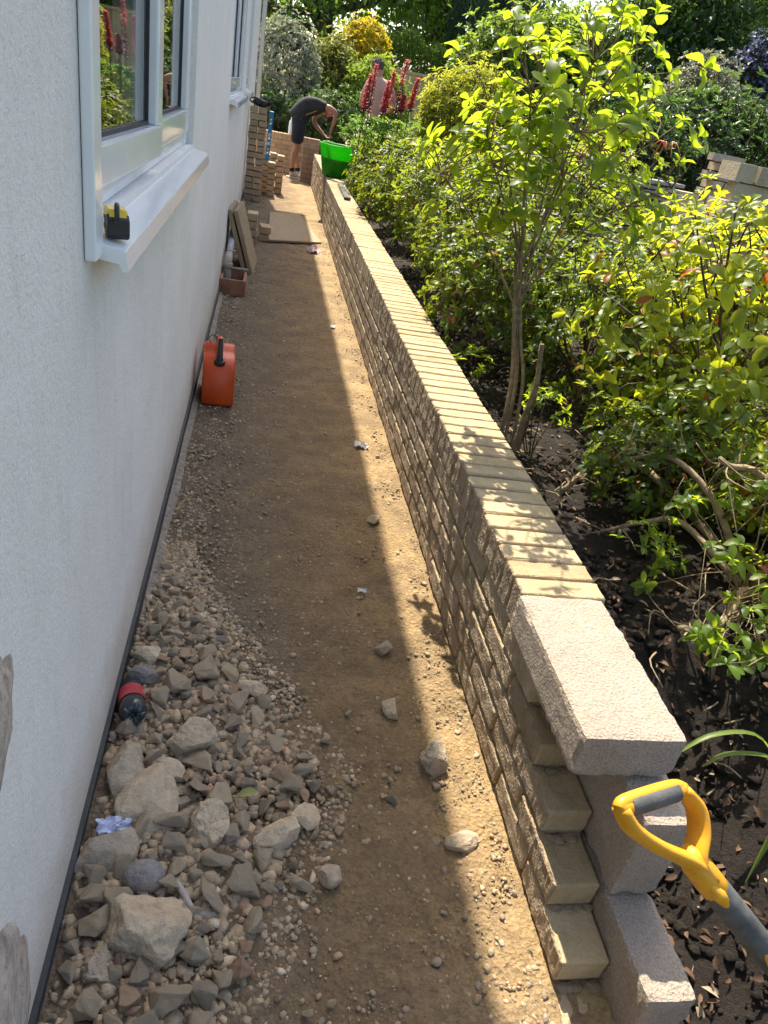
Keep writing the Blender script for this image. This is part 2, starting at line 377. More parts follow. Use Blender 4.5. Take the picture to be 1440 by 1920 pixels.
def rosettes(P, A, k, L, tilt=(.15, .85), rng=RNG):
    """k leaves round each axis A at point P -> arrays"""
    n = len(P); A = unit(A); ref = rng.normal(size=(n, 3)); U = unit(np.cross(A, ref)); Vv = np.cross(A, U)
    th = (np.arange(k)[None] * 2.399 + rng.uniform(0, 6.28, (n, 1))) + rng.normal(0, .22, (n, k))
    rad = np.cos(th)[..., None] * U[:, None] + np.sin(th)[..., None] * Vv[:, None]
    e = rng.uniform(tilt[0], tilt[1], (n, k))[..., None]
    D = rad * np.cos(e) + A[:, None] * np.sin(e); D[..., 2] -= .12
    N = A[:, None] * np.cos(e) - rad * np.sin(e) + rng.normal(0, .22, (n, k, 3))
    Ls = (L * rng.uniform(.5, 1.2, (n, k)) * rng.uniform(.8, 1.15, (n, 1)))
    Pp = P[:, None] - A[:, None] * rng.uniform(0, .35, (n, k, 1)) * Ls[..., None] * .7
    return Pp.reshape(-1, 3), D.reshape(-1, 3), N.reshape(-1, 3), Ls.ravel()
def lumpy(n, c, r, rng, shell=.55, low=-.6, lumps=9, amp=.28, clump=0):
    """points in an uneven ellipsoid with hollows"""
    K = unit(rng.normal(size=(lumps, 3))); w = rng.uniform(-amp * .6, amp, lumps); out = []
    hol = rng.uniform(-1, 1, (max(6, lumps), 3)) * .9; hr = rng.uniform(.18, .4, len(hol))
    while len(out) < n:
        d = unit(rng.normal(size=(n * 2, 3))); d = d[d[:, 2] > low]
        m = 1 + (np.maximum(0, d @ K.T) ** 4 * w).sum(1)
        rr = (shell + (1 - shell) * rng.uniform(0, 1, len(d)) ** .6) * m
        q = d * rr[:, None]
        ok = np.all(np.linalg.norm(q[:, None] - hol[None], axis=2) > hr * .55, axis=1)
        out.extend(q[ok])
    q = np.array(out[:n]); return np.asarray(c) + q * np.asarray(r), q
def branch_set(base, tips, rng, r0=.012, r1=.003, sag=.1, sides=5, n=7):
    T = Tubes()
    for t in tips:
        b = np.asarray(base) + rng.normal(0, .3, 3) * (1, 1, 0) * r0; mid = b * .5 + t * .5 + rng.normal(0, sag, 3) * np.linalg.norm(t - b) * .5
        p = curve_pts([b, b * .75 + mid * .25 + (0, 0, .08 * (t[2] - b[2])), mid, t], n); T.add(p, np.linspace(r0, r1, n), sides)
    return T
def bush(name, label, cat, c, r, n, k, L, mat, base_z, seed, group=None, aspect=.42, fine=True, stems=12, stem_r=.012, shell=.5, low=-.5,
         bark='bark_dark', tilt=(.1, .85), parts=0, twigs=True, loc=None, amp=.28):
    rng = np.random.default_rng(seed); c = np.asarray(c, float); r = np.asarray(r, float)
    root = thing(name, label, cat, (c[0], c[1], base_z), 0, group); o = np.array((c[0], c[1], base_z))
    P, q = lumpy(n, c - o, r, rng, shell, low, amp=amp); A = unit(q * .7 + np.array((0, 0, .75)) + rng.normal(0, .35, q.shape))
    ex = rng.uniform(0, 1, n) < .13; P[ex] += (A[ex] * .6 + np.array((0, 0, .5))) * (rng.uniform(.05, .32, (ex.sum(), 1)) * r.mean())
    LP, LD, LN, LL = rosettes(P, A, k, L, tilt, rng)
    if parts:
        vis = np.array((0, 0, 1.41)) - o; d = np.linalg.norm(LP - vis, axis=1) / LL
        order = np.argsort(d); pick = order[:parts]; rest = order[parts:]
        leaf_parts(root, LP[pick], LD[pick], LN[pick], LL[pick], aspect, mat + '_leaf')
    else: rest = np.arange(len(LP))
    leaves('crown', LP[rest], LD[rest], LN[rest], LL[rest], LL[rest] * aspect, mat, root, fine, 'stuff')
    tips = P[rng.choice(len(P), min(stems, len(P)), False)]
    branch_set((0, 0, -.06), tips, rng, stem_r, stem_r * .3).build('stem', bark, root)
    if twigs:
        T = Tubes()                                   # fine twigs that carry the leaf whorls
        for i in range(0, len(P), 2):
            a = P[i]; b = a - A[i] * rng.uniform(.1, .25) * r.mean() * 1.3 + rng.normal(0, .02, 3)
            T.add(np.array([b, (a + b) / 2 + rng.normal(0, .012, 3), a]), np.array([.0035, .003, .0018]) * stem_r / .012, 3)
        T.build('twigs', bark, root)['kind'] = 'stuff'
    return root
_leafm = {}
def leaf_parts(root, P, D, N, L, aspect, mat):
    key = (aspect, mat)
    if key not in _leafm:
        ms = []
        for s in range(4):
            V = LEAFH.copy(); rr = np.random.default_rng(s); V[:, 1] *= aspect * .5 * (1 + .08 * s); V[:, 2] = V[:, 2] * (1 + .5 * (s - 1)) - .10 * s * V[:, 0] ** 2
            me = from_arrays('leaf', V, [LEAFH_T, LEAFH_Q], True); me.materials.append(M[mat]); ms.append(me)
        _leafm[key] = ms
    ms = _leafm[key]; Dn, Sx, Nn = leaf_frames(D, N)
    for i in range(len(P)):
        o = bpy.data.objects.new('leaf', ms[i % 4]); COL.objects.link(o); o.parent = root
        R = Matrix((Dn[i], Sx[i], Nn[i])).transposed().to_4x4()
        o.matrix_local = Matrix.Translation(P[i]) @ R @ Matrix.Scale(float(L[i]), 4)
def tree(name, label, c, r, base_z, seed, mat, clumps=70, per=90, L=.2, group=None, trunk_r=.16, aspect=.5, bark='bark_dark', shell=.35, low=-.75, spread=.2, cat='tree', lean=(0, 0), limbs=14):
    rng = np.random.default_rng(seed); c = np.asarray(c, float); r = np.asarray(r, float); o = np.array((c[0] - lean[0], c[1] - lean[1], base_z))
    root = thing(name, label, cat, o, 0, group)
    C, q = lumpy(clumps, c - o, r, rng, shell, low, amp=.35)
    sz = rng.uniform(.6, 1.35, (clumps, 1)) * spread * r.mean()
    P = (C[:, None] + rng.normal(0, 1, (clumps, per, 3)) * sz[:, None] * np.array((1, 1, .62))).reshape(-1, 3)
    out = unit(np.repeat(q, per, 0)); D = unit(out * .5 + rng.normal(0, .8, P.shape) + np.array((0, 0, -.25))); N = unit(np.array((0, 0, 1.0)) + rng.normal(0, .6, P.shape))
    Ls = L * rng.uniform(.55, 1.25, len(P)); leaves('crown', P, D, N, Ls, Ls * aspect, mat, root, False, 'stuff')
    top = c - o; T = Tubes()
    tr = curve_pts([(0, 0, -.2), (top[0] * .2, top[1] * .2, top[2] * .4), (top[0] * .7, top[1] * .7, top[2] * .8), (top[0], top[1], top[2] + r[2] * .5)], 12)
    T.add(tr, np.linspace(trunk_r, trunk_r * .3, 12), 9); T.build('trunk', bark, root)
    T = Tubes()
    for i in rng.choice(clumps, min(limbs, clumps), False):
        s = tr[rng.integers(4, 10)]; e = C[i]; p = curve_pts([s, s * .5 + e * .5 + rng.normal(0, .1, 3) * r.mean(), e], 7); T.add(p, np.linspace(trunk_r * .42, trunk_r * .06, 7), 5)
    T.build('limb', bark, root); return root

# ------------------------------------------------------------------ terrain
def bed_z(x, y):
    """garden bed right of the wall: retained soil rising to the right, a trench by the open end of the wall"""
    x = np.asarray(x, float); y = np.asarray(y, float)
    z = .28 + .42 * np.clip((x - 1.0) / 1.6, 0, 1) ** 1.2 + .12 * np.clip((x - 2.4) / 3, 0, 1)
    z = z - .06 * np.clip((y - 8) / 6, 0, 1)
    near = np.clip((1.32 - y) / .42, 0, 1); side = np.clip((1.38 - x) / .42, 0, 1)
    return z - .30 * near * side * (3 - 2 * near) * .9 - .04 * near
def sheet(name, xs, ys, zf, mat, amp, sc, kind='structure', seed=0, fine=False):
    X, Y = np.meshgrid(xs, ys); Z = zf(X, Y) + 0 * X
    V = np.stack([X, Y, Z], -1).reshape(-1, 3)
    if amp:
        for i, v in enumerate(V):
            V[i, 2] += amp * (noise.noise(Vector((v[0] * sc, v[1] * sc, seed))) + .5 * noise.noise(Vector((v[0] * sc * 2.7, v[1] * sc * 2.7, seed + 9))) + .3 * noise.noise(Vector((v[0] * sc * 7, v[1] * sc * 7, seed + 5))) + (.32 * abs(noise.noise(Vector((v[0] * sc * 12, v[1] * sc * 12, seed + 2)))) if fine else 0))
    nx, ny = len(xs), len(ys); i = np.arange(ny - 1)[:, None] * nx; j = np.arange(nx - 1)[None]
    F = np.stack([i + j, i + j + 1, i + nx + j + 1, i + nx + j], -1).reshape(-1, 4)
    o = link(name, from_arrays(name, V, [F], True), mat); o['kind'] = kind; return o
def wall_x(y): return .676 + .0083 * (y - 1.0)
sheet('ground', np.linspace(-150, 150, 41), np.linspace(-120, 260, 41), lambda x, y: -.35 + 0 * x, M['far_grass'], 0, 1)
def path_z(x, y): return .042 * np.clip((.16 - x) / .3, 0, 1) * np.clip((1.95 - y) / .7, 0, 1) + .012 * np.clip((x - .5) / .12, 0, 1)
sheet('path', np.linspace(-.30, .80, 120), np.concatenate([np.linspace(-1.5, .4, 12), np.linspace(.43, 2.6, 230), np.linspace(2.62, 5, 130), np.linspace(5.05, 14.6, 150)]), path_z, M['path'], .010, 6, fine=True)
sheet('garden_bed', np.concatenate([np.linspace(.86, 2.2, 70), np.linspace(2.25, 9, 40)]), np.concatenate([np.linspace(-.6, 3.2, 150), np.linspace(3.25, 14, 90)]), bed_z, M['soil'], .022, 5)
sheet('lawn', np.linspace(-14, 24, 60), np.linspace(14.55, 60, 60), lambda x, y: .1 + .012 * (y - 14) + 0 * x, M['far_grass'], .05, .6)
sheet('upper_yard', np.linspace(8.9, 30, 20), np.linspace(-2, 16, 20), lambda x, y: .8 + 0 * x, M['soil'], .03, .8)

# ------------------------------------------------------------------ house
HX = -.25; H0, H1, HT = -3.2, 13.3, 4.9
house = thing('house', 'white rendered house wall with white framed windows along the path', 'house', (HX - .2, 5, 0))
HO = Vector(house.location)
def hp(o): o.location = Vector(o.location) - HO; return o
WIN = [(1.2, 2.86, 1.165, 2.35), (5.3, 7.45, 1.265, 2.35), (8.5, 9.75, 1.265, 2.35)]
def quads_wall(name, x, t, wins, mat):
    """wall sheet with window holes, thickness t inwards"""
    ys = sorted({H0, H1, *[w[0] for w in wins], *[w[1] for w in wins]}); zs = sorted({.07, HT, *[w[2] for w in wins], *[w[3] for w in wins]})
    bm = bmesh.new(); vs = {}
    def v(y, z):
        if (y, z) not in vs: vs[(y, z)] = bm.verts.new((x, y, z))
        return vs[(y, z)]
    for a, b in zip(ys, ys[1:]):
        for c, d in zip(zs, zs[1:]):
            if any(w[0] <= a and b <= w[1] and w[2] <= c and d <= w[3] for w in wins): continue
            bm.faces.new((v(a, c), v(b, c), v(b, d), v(a, d)))
    g = bmesh.ops.extrude_face_region(bm, geom=list(bm.faces)); nv = [e for e in g['geom'] if isinstance(e, bmesh.types.BMVert)]
    bmesh.ops.translate(bm, verts=nv, vec=(-t, 0, 0)); return hp(link(name, bm_mesh(name, bm), mat, house))
quads_wall('wall', HX, .28, WIN, M['render'])
hp(box('end_wall', (-6.2, H1 - .25, .07), (HX - .282, H1 - .003, HT), M['render'], house))
hp(box('rear_wall', (-6.45, H0, .07), (-6.203, H1 - .004, HT), M['render'], house))
hp(box('near_end_wall', (-6.2, H0 + .004, .07), (HX - .282, H0 + .25, HT), M['render'], house))
hp(box('floor_slab', (-6.44, H0 + .02, -.3), (HX - .30, H1 - .02, .066), M['room_dark'], house))
hp(box('plinth', (HX - .2, H0, -.12), (HX + .010, H1 - .01, .0685), M['plinth_black'], house))
bm = bmesh.new()                                   # rough concrete footing showing along the foot of the plinth
ysf = np.linspace(-.6, 13.2, 240); prev = None; rr = random.Random(3)
for y in ysf:
    w = .022 + .012 * noise.noise(Vector((0, y * 3, 0))); h = .012 + .010 * noise.noise(Vector((5, y * 5, 0)))
    row = [bm.verts.new((HX + .009, y, h + .010)), bm.verts.new((HX + .012 + w, y, h)), bm.verts.new((HX + .018 + w, y, -.05))]
    if prev:
        for a in range(2): bm.faces.new((prev[a], prev[a + 1], row[a + 1], row[a]))
    prev = row
hp(link('footing', bm_mesh('footing', bm, True), M['footing'], house))
prism('roof', [(HX + .35, HT), (HX + .35, HT + .14), (-3.3, HT + 2.6), (-6.75, HT + .16), (-6.75, HT)], 1, H0 - .25, H1 + .0, M['roof_tile'], house).location = -HO
hp(tube('gutter', [(HX + .372, H0 - .2, HT + .06), (HX + .372, H1, HT + .06)], .05, M['upvc'], house, 10))
hp(tube('downpipe', [(HX + .06, 12.95, .0), (HX + .06, 12.95, HT - .1), (HX + .36, 12.95, HT + .02)], .034, M['upvc'], house, 10))
for i, (y0, y1, z0, z1) in enumerate(WIN):
    w = hp(link('window', bpy.data.meshes.new('window'), None, house)); bm = bmesh.new()
    fx0, fx1 = HX - .09, HX - .022; t = .055
    ym = y0 + (y1 - y0) * (.435 if i == 0 else .5)
    for lo, hi in (((fx0, y0 + .001, z0), (fx1, y0 + t, z1)), ((fx0, y1 - t, z0), (fx1, y1 - .001, z1)), ((fx0, y0 + t, z1 - t), (fx1 - .002, y1 - t, z1 - .001)),
                   ((fx0, y0 + t, z0 + .001), (fx1 - .002, y1 - t, z0 + .045)), ((fx0, ym - .03, z0 + .045), (fx1 - .003, ym + .03, z1 - t))): box_bm(bm, lo, hi, .004, 2)
    bmesh.ops.recalc_face_normals(bm, faces=bm.faces); bm.to_mesh(w.data); bm.free(); w.data.materials.append(M['upvc'])
    w['label'] = ['near window with its casement ajar', 'middle window with white sill', 'far window half hidden behind the sill of the middle one'][i]
    def sash(ya, yb, proud, ang):
        bm = bmesh.new(); zt, zb = z1 - t - .003, z0 + .04; rw = .068; xo = proud; xi = proud - .055
        def bevel_rail(p0, p1, horiz):
            # rail with a sloping inner glazing bead
            (a0, c0), (a1, c1) = p0, p1
            box_bm(bm, (xi, a0, c0), (xo, a1, c1), .006, 2)
        bevel_rail((0, zb), (yb - ya, zb + rw), True); bevel_rail((0, zt - rw), (yb - ya, zt), True)
        bevel_rail((.0005, zb + rw), (rw, zt - rw), False); bevel_rail((yb - ya - rw, zb + rw), (yb - ya - .0005, zt - rw), False)
        s = link('sash', bm_mesh('sash', bm), M['upvc'], w); s.location = (0, ya, 0); s.rotation_euler = (0, 0, -ang)
        bm = bmesh.new()
        for lo, hi in (((xi + .02, rw, zb + rw), (xo - .02, rw + .008, zt - rw)), ((xi + .02, yb - ya - rw - .008, zb + rw), (xo - .02, yb - ya - rw, zt - rw)),
                       ((xi + .02, rw + .008, zb + rw), (xo - .02, yb - ya - rw - .008, zb + rw + .008))): box_bm(bm, lo, hi)
        g = link('gasket', bm_mesh('gasket', bm), M['plinth_black'], w); g.location = s.location; g.rotation_euler = s.rotation_euler
        p = box('pane', (xi + .012, rw - .01, zb + rw - .01), (xi + .030, yb - ya - rw + .01, zt - rw + .01), M['glass'], w); p.location = s.location; p.rotation_euler = s.rotation_euler
    sash(y0 + t - .01, ym + .012, HX - .010, math.radians(1.6) if i == 0 else 0); sash(ym + .016, y1 - t + .01, HX - .014, 0)
    sl = prism('sill', [(HX - .07, z0 - .0), (HX + .052, z0 - .022), (HX + .056, z0 - .055), (HX + .046, z0 - .055), (HX + .044, z0 - .042), (HX - .07, z0 - .03)], 1, y0 - .012, y1 + .02, M['upvc'], w, .0015)
    hd = box('handle', (HX - .12, ym - .07, 1.75), (HX - .10, ym - .05, 1.86), M['upvc'], w, .004)
    if i == 0: box('edge_trim', (HX + .001, y0 - .056, z0 - .035), (HX + .018, y0 - .001, z1 + .05), M['upvc'], w, .003, 2)
    rm = bmesh.new(); box_bm(rm, (HX - 2.4, y0 - .6, .4), (HX - .285, y1 + .6, 2.7)); bmesh.ops.delete(rm, geom=[f for f in rm.faces if f.calc_center_median().x > HX - .3], context='FACES')
    link('room', bm_mesh('room', rm), M['room_dark'], w)
def blob(name, c, r, seed, mat, parent=None, sub=4, amp=.2, fr=3.0, planes=0):
    bm = bmesh.new(); bmesh.ops.create_icosphere(bm, subdivisions=sub, radius=1.0); rr = np.random.default_rng(seed)
    pn = unit(rr.normal(size=(planes, 3))) if planes else None; pd = rr.uniform(.46, .86, planes) if planes else None
    for v in bm.verts:
        d = np.array(v.co); s = 1.0
        if planes: q = pn @ d; s = min(1.0, float(np.min(np.where(q > .05, pd / np.maximum(q, .05), 9))))
        s *= 1 + amp * noise.noise(Vector(d * fr) + Vector((seed * 3.1, 0, 0))) + amp * .4 * noise.noise(Vector(d * fr * 3.1) + Vector((seed, 4, 0)))
        v.co = Vector((d[0] * r[0] * s, d[1] * r[1] * s, d[2] * r[2] * s))
    o = link(name, bm_mesh(name, bm, False), mat, parent, c); return o
k = NT('old_walling_stone'); c = k.ramp(k.noise(16, 7, .7), [(.3, (.2, .155, .12)), (.5, (.42, .36, .3)), (.7, (.62, .56, .49))])
c = k.mix(k.math('MULTIPLY', k.ramp(k.noise(60, 5, .7), [(.55, (0, 0, 0)), (.7, (1, 1, 1))]), .7), c, (.1, .07, .05)); M['walling'] = k.set(c, .95, k.bump(k.noise(40, 7, .7), .8, .01))
for s, (c, r) in enumerate([((HX - .016, .44, .735), (.045, .27, .13)), ((HX - .016, .38, .25), (.05, .262, .25))]):
    b = hp(blob('exposed_stone', c, r, 20 + s, M['walling'], house, 5, .10, 2.6))
    for p in b.data.polygons: p.use_smooth = True
    b['label'] = 'rough brown grey stone breaking through the render'

# ------------------------------------------------------------------ garden wall
WR = thing('garden_wall', 'long low buff brick wall with brick on edge coping beside the path', 'wall', (.676, 1.0, 0), -.0083)
def gridbrick(name, size, cuts, seed, rough_axis, amp=.0020, frog=None, edge=.005, mats=('brick_smooth', 'brick_rough')):
    bm = bmesh.new(); box_bm(bm, tuple(-s / 2 for s in size), tuple(s / 2 for s in size))
    for ax in range(3):
        n = cuts[ax]; pos = [-size[ax] / 2 + edge] + [(-.5 + (i + 1) / (n + 1)) * size[ax] for i in range(n)] + [size[ax] / 2 - edge]
        if n == 0: pos = []
        for p in pos:
            co = [0, 0, 0]; co[ax] = p; no = [0, 0, 0]; no[ax] = 1
            bmesh.ops.bisect_plane(bm, geom=list(bm.verts) + list(bm.edges) + list(bm.faces), plane_co=co, plane_no=no)
    off = Vector((seed * 7.3, seed * 1.7, 0)); hs = [s / 2 for s in size]
    for v in bm.verts:
        n_ext = sum(abs(abs(v.co[i]) - hs[i]) < 1e-5 for i in range(3)); c = v.co.copy()
        if n_ext >= 2:                                    # worn arrises
            q = .0035 * (1 + .8 * noise.noise(c * 40 + off)) * (.6 if n_ext == 2 else .8)
            for i in range(3):
                if abs(abs(c[i]) - hs[i]) < 1e-5: v.co[i] -= math.copysign(q, c[i])
        if abs(c[rough_axis] + hs[rough_axis]) < 1e-5: v.co[rough_axis] += amp * (.8 * noise.noise(c * 38 + off) + 1.0 * noise.noise(c * 110 + off) + .35)
        else: v.co += .0009 * Vector(noise.noise_vector(c * 25 + off))
        if frog and abs(c.z - hs[2]) < 1e-5:
            e = math.hypot(max(0, abs(c.y) - .035) / .032, c.x / .026) ; v.co.z -= .0028 * max(0, min(1, (1.05 - e) * 4))
    bm.faces.ensure_lookup_table()
    me = bm_mesh(name, bm); me.materials.append(M[mats[0]]); me.materials.append(M[mats[1]])
    for p in me.polygons:
        p.use_smooth = False
        if p.normal[rough_axis] < -.6: p.material_index = 1
    return me
BH, BL, BD, CP = .0625, .2135, .1025, .074
fineB = [gridbrick('brick', (BD, BL, BH), (1, 11, 4), s, 0) for s in range(9)]
farB = [gridbrick('brick', (BD, BL, BH), (0, 1, 1), s + 20, 0, .0015) for s in range(6)]
frogB = [gridbrick('brick', (BD, BL, BH), (11, 24, 2), s + 40, 0, .0028, True) for s in range(6)]
fineC = [gridbrick('coping_brick', (.215, .065, .1025), (5, 3, 6), s + 60, 0, .0022) for s in range(8)]
farC = [gridbrick('coping_brick', (.215, .065, .1025), (1, 0, 1), s + 80, 0, .0012) for s in range(6)]
WEND = 13.2
ends = [1.085, .975, .865, .755, .65, .54]; allb = []
rr = random.Random(11)
mort = bmesh.new()
for j, e in enumerate(ends):
    top = .38 - CP * j; y = e; i = 0
    while y < WEND - .1:
        allb.append((y + BL / 2, top - BH / 2, i == 0, j)); y += .225; i += 1
    box_bm(mort, (.0165, e + .004 - 1, top - CP + .0003), (BD - .004, WEND - 1, top - .0035))
allb.sort(); near = allb[:298]; rest = allb[298:]
for yb, zb, first, j in near:
    me = frogB[j] if first else rr.choice(fineB if yb < 4.2 else farB)
    o = link('brick', me, None, WR, (BD / 2 + rr.uniform(-.0022, .0022), yb - 1 + rr.uniform(-.002, .002), zb), (rr.uniform(-.006, .006), rr.uniform(-.008, .008), rr.uniform(-.006, .006)))
bm = bmesh.new()
for yb, zb, first, j in rest: box_bm(bm, (rr.uniform(-.002, .002), yb - 1 - BL / 2, zb - BH / 2), (BD, yb - 1 + BL / 2, zb + BH / 2), .003)
if rest: link('far_brickwork', bm_mesh('far_brickwork', bm), M['brick_rough'], WR)['kind'] = 'stuff'
box_bm(mort, (.008, 1.268 - 1, .3802), (.207, WEND - 1, .4785))
link('mortar', bm_mesh('mortar', mort), M['mortar'], WR)
y = 1.2665; i = 0
while y < WEND - .07:
    me = rr.choice(fineC if y < 4.6 else farC)
    link('coping_brick', me, None, WR, (.1065 + rr.uniform(-.003, .003), y - 1 + .0325 + rr.uniform(-.0012, .0012), .3835 + .1025 / 2 + rr.uniform(-.0015, .0015)), (rr.uniform(-.012, .012), rr.uniform(-.007, .007), rr.uniform(-.012, .012))); y += .0752
def block_mesh(seed, size=(.1, .44, .215)):
    bm = bmesh.new(); box_bm(bm, tuple(-s / 2 for s in size), tuple(s / 2 for s in size)); hs = [s / 2 for s in size]
    for ax, n in enumerate([max(2, int(s / .016)) for s in size]):
        for i in range(n):
            co = [0, 0, 0]; co[ax] = (-.5 + (i + 1) / (n + 1)) * size[ax]; no = [0, 0, 0]; no[ax] = 1
            bmesh.ops.bisect_plane(bm, geom=list(bm.verts) + list(bm.edges) + list(bm.faces), plane_co=co, plane_no=no)
    off = Vector((seed * 3.3, 0, seed))
    for v in bm.verts:
        c = v.co.copy(); ex = [i for i in range(3) if abs(abs(c[i]) - hs[i]) < 1e-5]
        if len(ex) >= 2:
            q = (.003 * (1 + 1.4 * noise.noise(c * 60 + off)) + .012 * max(0, noise.noise(c * 22 + off * 1.7) - .25)) * (.7 + .6 * (len(ex) == 3))
            for i in ex: v.co[i] -= math.copysign(max(0, q), c[i])
        v.co += .0012 * Vector(noise.noise_vector(c * 90 + off))
    return bm_mesh('concrete_block', bm)
blk = [block_mesh(1), block_mesh(2)]; lowblk = bpy.data.meshes.new('concrete_block'); bm = bmesh.new(); box_bm(bm, (-.05, -.22, -.1075), (.05, .22, .1075), .003); bm.to_mesh(lowblk); bm.free()
for e, top in ((.735, .374), (.545, .150)):
    y = e; i = 0
    while y < 12.6:
        link('concrete_block', blk[i] if i < 2 else lowblk, M['block'], WR, (.157, y - 1 + .22, top - .1075)); y += .45; i += 1
# loose mortar squeezed under the exposed steps
bm = bmesh.new()
for j in range(2, 6):
    for q in range(9):
        bmesh.ops.create_icosphere(bm, subdivisions=1, radius=rr.uniform(.006, .012), matrix=Matrix.Translation((rr.uniform(.015, .105), ends[j] + rr.uniform(.1, .118) - 1 if j < 5 else ends[j] - 1 + .1, .38 - CP * j + .002)) @ Matrix.Diagonal((1.5, 1.2, .55, 1)))
link('mortar_crumbs', bm_mesh('mortar_crumbs', bm), M['mortar'], WR)['kind'] = 'stuff'
slab = tag(link('concrete_block', block_mesh(5, (.212, .432, .101)), M['block'], None, (.768, 1.0465, .4365), (0, 0, -.012)), 'pale concrete block laid flat on the open end of the brick wall', 'block')

# ------------------------------------------------------------------ stones and gravel
def hull_stone(seed, n=13, sq=(1, .8, .6)):
    r = np.random.default_rng(seed); p = unit(r.normal(size=(n, 3))) * r.uniform(.6, 1.15, (n, 1)) * np.array(sq)
    bm = bmesh.new()
    for q in p: bm.verts.new(q)
    g = bmesh.ops.convex_hull(bm, input=list(bm.verts)); bmesh.ops.delete(bm, geom=[v for v in bm.verts if not v.link_faces], context='VERTS')
    bmesh.ops.bevel(bm, geom=list(bm.edges), offset=.03, segments=1, affect='EDGES')
    bmesh.ops.triangulate(bm, faces=list(bm.faces)); bmesh.ops.subdivide_edges(bm, edges=[e for e in bm.edges if e.calc_length() > .3], cuts=2, use_grid_fill=True); bmesh.ops.triangulate(bm, faces=list(bm.faces))
    for v in bm.verts: c = v.co.copy(); v.co += c.normalized() * (.085 * noise.noise(c * 2.3 + Vector((seed * 2.1, 0, 0))) + .05 * noise.noise(c * 6 + Vector((0, seed, 0))))
    return bm_mesh('rubble_stone', bm)
hulls = [hull_stone(s, 10 + s % 5, [(1, .8, .6), (1, .7, .45), (1, .9, .75), (1, .6, .5)][s % 4]) for s in range(16)]
for h in hulls: h.materials.append(M['stone'])
placed = []
def rub_edge(y): return float(np.interp(y, [.4, .64, .82, 1.0, 1.15, 1.5, 1.85, 2.05], [.02, .05, .12, .2, .25, .06, -.14, -.22]))
def stone(loc, r, seed, mat, label, sub=4, amp=.1, fr=2.2, planes=13, rz=0, tilt=(0, 0)):
    r = tuple(q * 1.36 for q in r); o = blob('rubble_stone', loc, r, seed, M[mat], None, 5, amp * .6, fr, planes + 3 if planes else 0); o.rotation_euler = (tilt[0], tilt[1], rz)
    placed.append((loc[0], loc[1], max(r[0], r[1]) * .7)); return tag(o, label, 'stone')
stone((-.188, 1.11, .052), (.046, .062, .03), 1, 'stone_grey', 'flat oblong grey concrete slab piece against the black plinth', 4, .06, 2, 9, .1, (.25, -.15))
stone((-.128, 1.02, .066), (.048, .064, .020), 2, 'stone_pale', 'large pale angular slab standing out in the middle of the rubble', 4, .08, 2, 8, .25, (.38, .12))
stone((-.10, 1.10, .055), (.036, .026, .018), 3, 'stone_pale', 'tan wedge shaped shard just beyond the large pale slab', 4, .1, 2, 8, -.4, (.3, .2))
stone((-.048, 1.205, .048), (.040, .036, .028), 4, 'stone_pale', 'rounded tan concrete lump in the upper rubble near the bottle', 4, .22, 3, 6, 0, (.3, 0))
stone((-.195, .91, .058), (.05, .046, .018), 5, 'stone_grey', 'grey triangular concrete shard beside the scrap of paper', 4, .08, 2, 7, .6, (.35, -.2))
stone((-.105, .765, .05), (.066, .058, .044), 6, 'stone_pale', 'big lumpy mortar boulder, largest at the front of the rubble', 5, .2, 2.2, 7, .3)
stone((-.112, .862, .046), (.030, .024, .024), 7, 'stone_dark', 'smooth dark grey cobble behind the big mortar boulder', 4, .05, 1.5, 0)
stone((-.165, .70, .040), (.034, .032, .028), 8, 'stone_grey', 'pitted grey round lump at the lower left of the rubble', 4, .25, 4, 4)
stone((.006, .985, .042), (.028, .040, .028), 9, 'stone_pale', 'tan knobbly lump on the right of the large pale slab', 4, .25, 3.2, 5)
stone((-.185, 1.405, .044), (.038, .026, .014), 10, 'stone_dark', 'flat dark slate piece behind the bottle', 4, .1, 2, 8, .1, (.3, 0))
stone((-.193, 1.49, .04), (.030, .028, .022), 11, 'stone_pale', 'squarish tan block near the plinth at the back of the rubble', 4, .08, 2, 9, .1)
stone((.09, 1.395, .028), (.036, .024, .014), 12, 'stone_pale', 'pale flat shard lying apart at the upper right of the rubble', 4, .08, 2, 8, -.1, (.25, 0))
stone((.155, .972, .022), (.046, .026, .022), 13, 'stone_pale', 'long tan chunk at the right fringe of the rubble', 4, .1, 2, 9, .45)
stone((.208, 1.018, .018), (.026, .030, .016), 14, 'stone_pale', 'yellowish angular chunk beside the long tan chunk', 4, .1, 2, 8, 1)
stone((.262, .876, .014), (.026, .019, .014), 15, 'stone_grey', 'grey angular stone alone on the bare path right of the rubble', 4, .1, 2, 9, -.4)
stone((.459, 1.352, .014), (.022, .028, .016), 16, 'stone_pale', 'tan three cornered stone near the shadow edge on the path', 4, .1, 2, 8, .2)
stone((.471, 1.588, .014), (.022, .022, .018), 17, 'stone_grey', 'grey lump on the bare path level with the first wall bricks', 4, .12, 2, 9)
stone((.549, 1.176, .026), (.034, .042, .034), 18, 'stone_grey', 'large dirty grey lump in the sun strip at the wall foot', 4, .22, 3, 8, .4)
stone((.566, .948, .016), (.032, .022, .013), 19, 'stone_pale', 'pale flat stone on the shadow edge close to the wall', 4, .1, 2, 8, .1)
stone((.531, 2.33, .014), (.022, .026, .016), 20, 'stone_pale', 'brown lump further up the path on the shadow edge', 4, .15, 2, 8)
rr = random.Random(5); cnt = 0; tries = 0; NST = 276
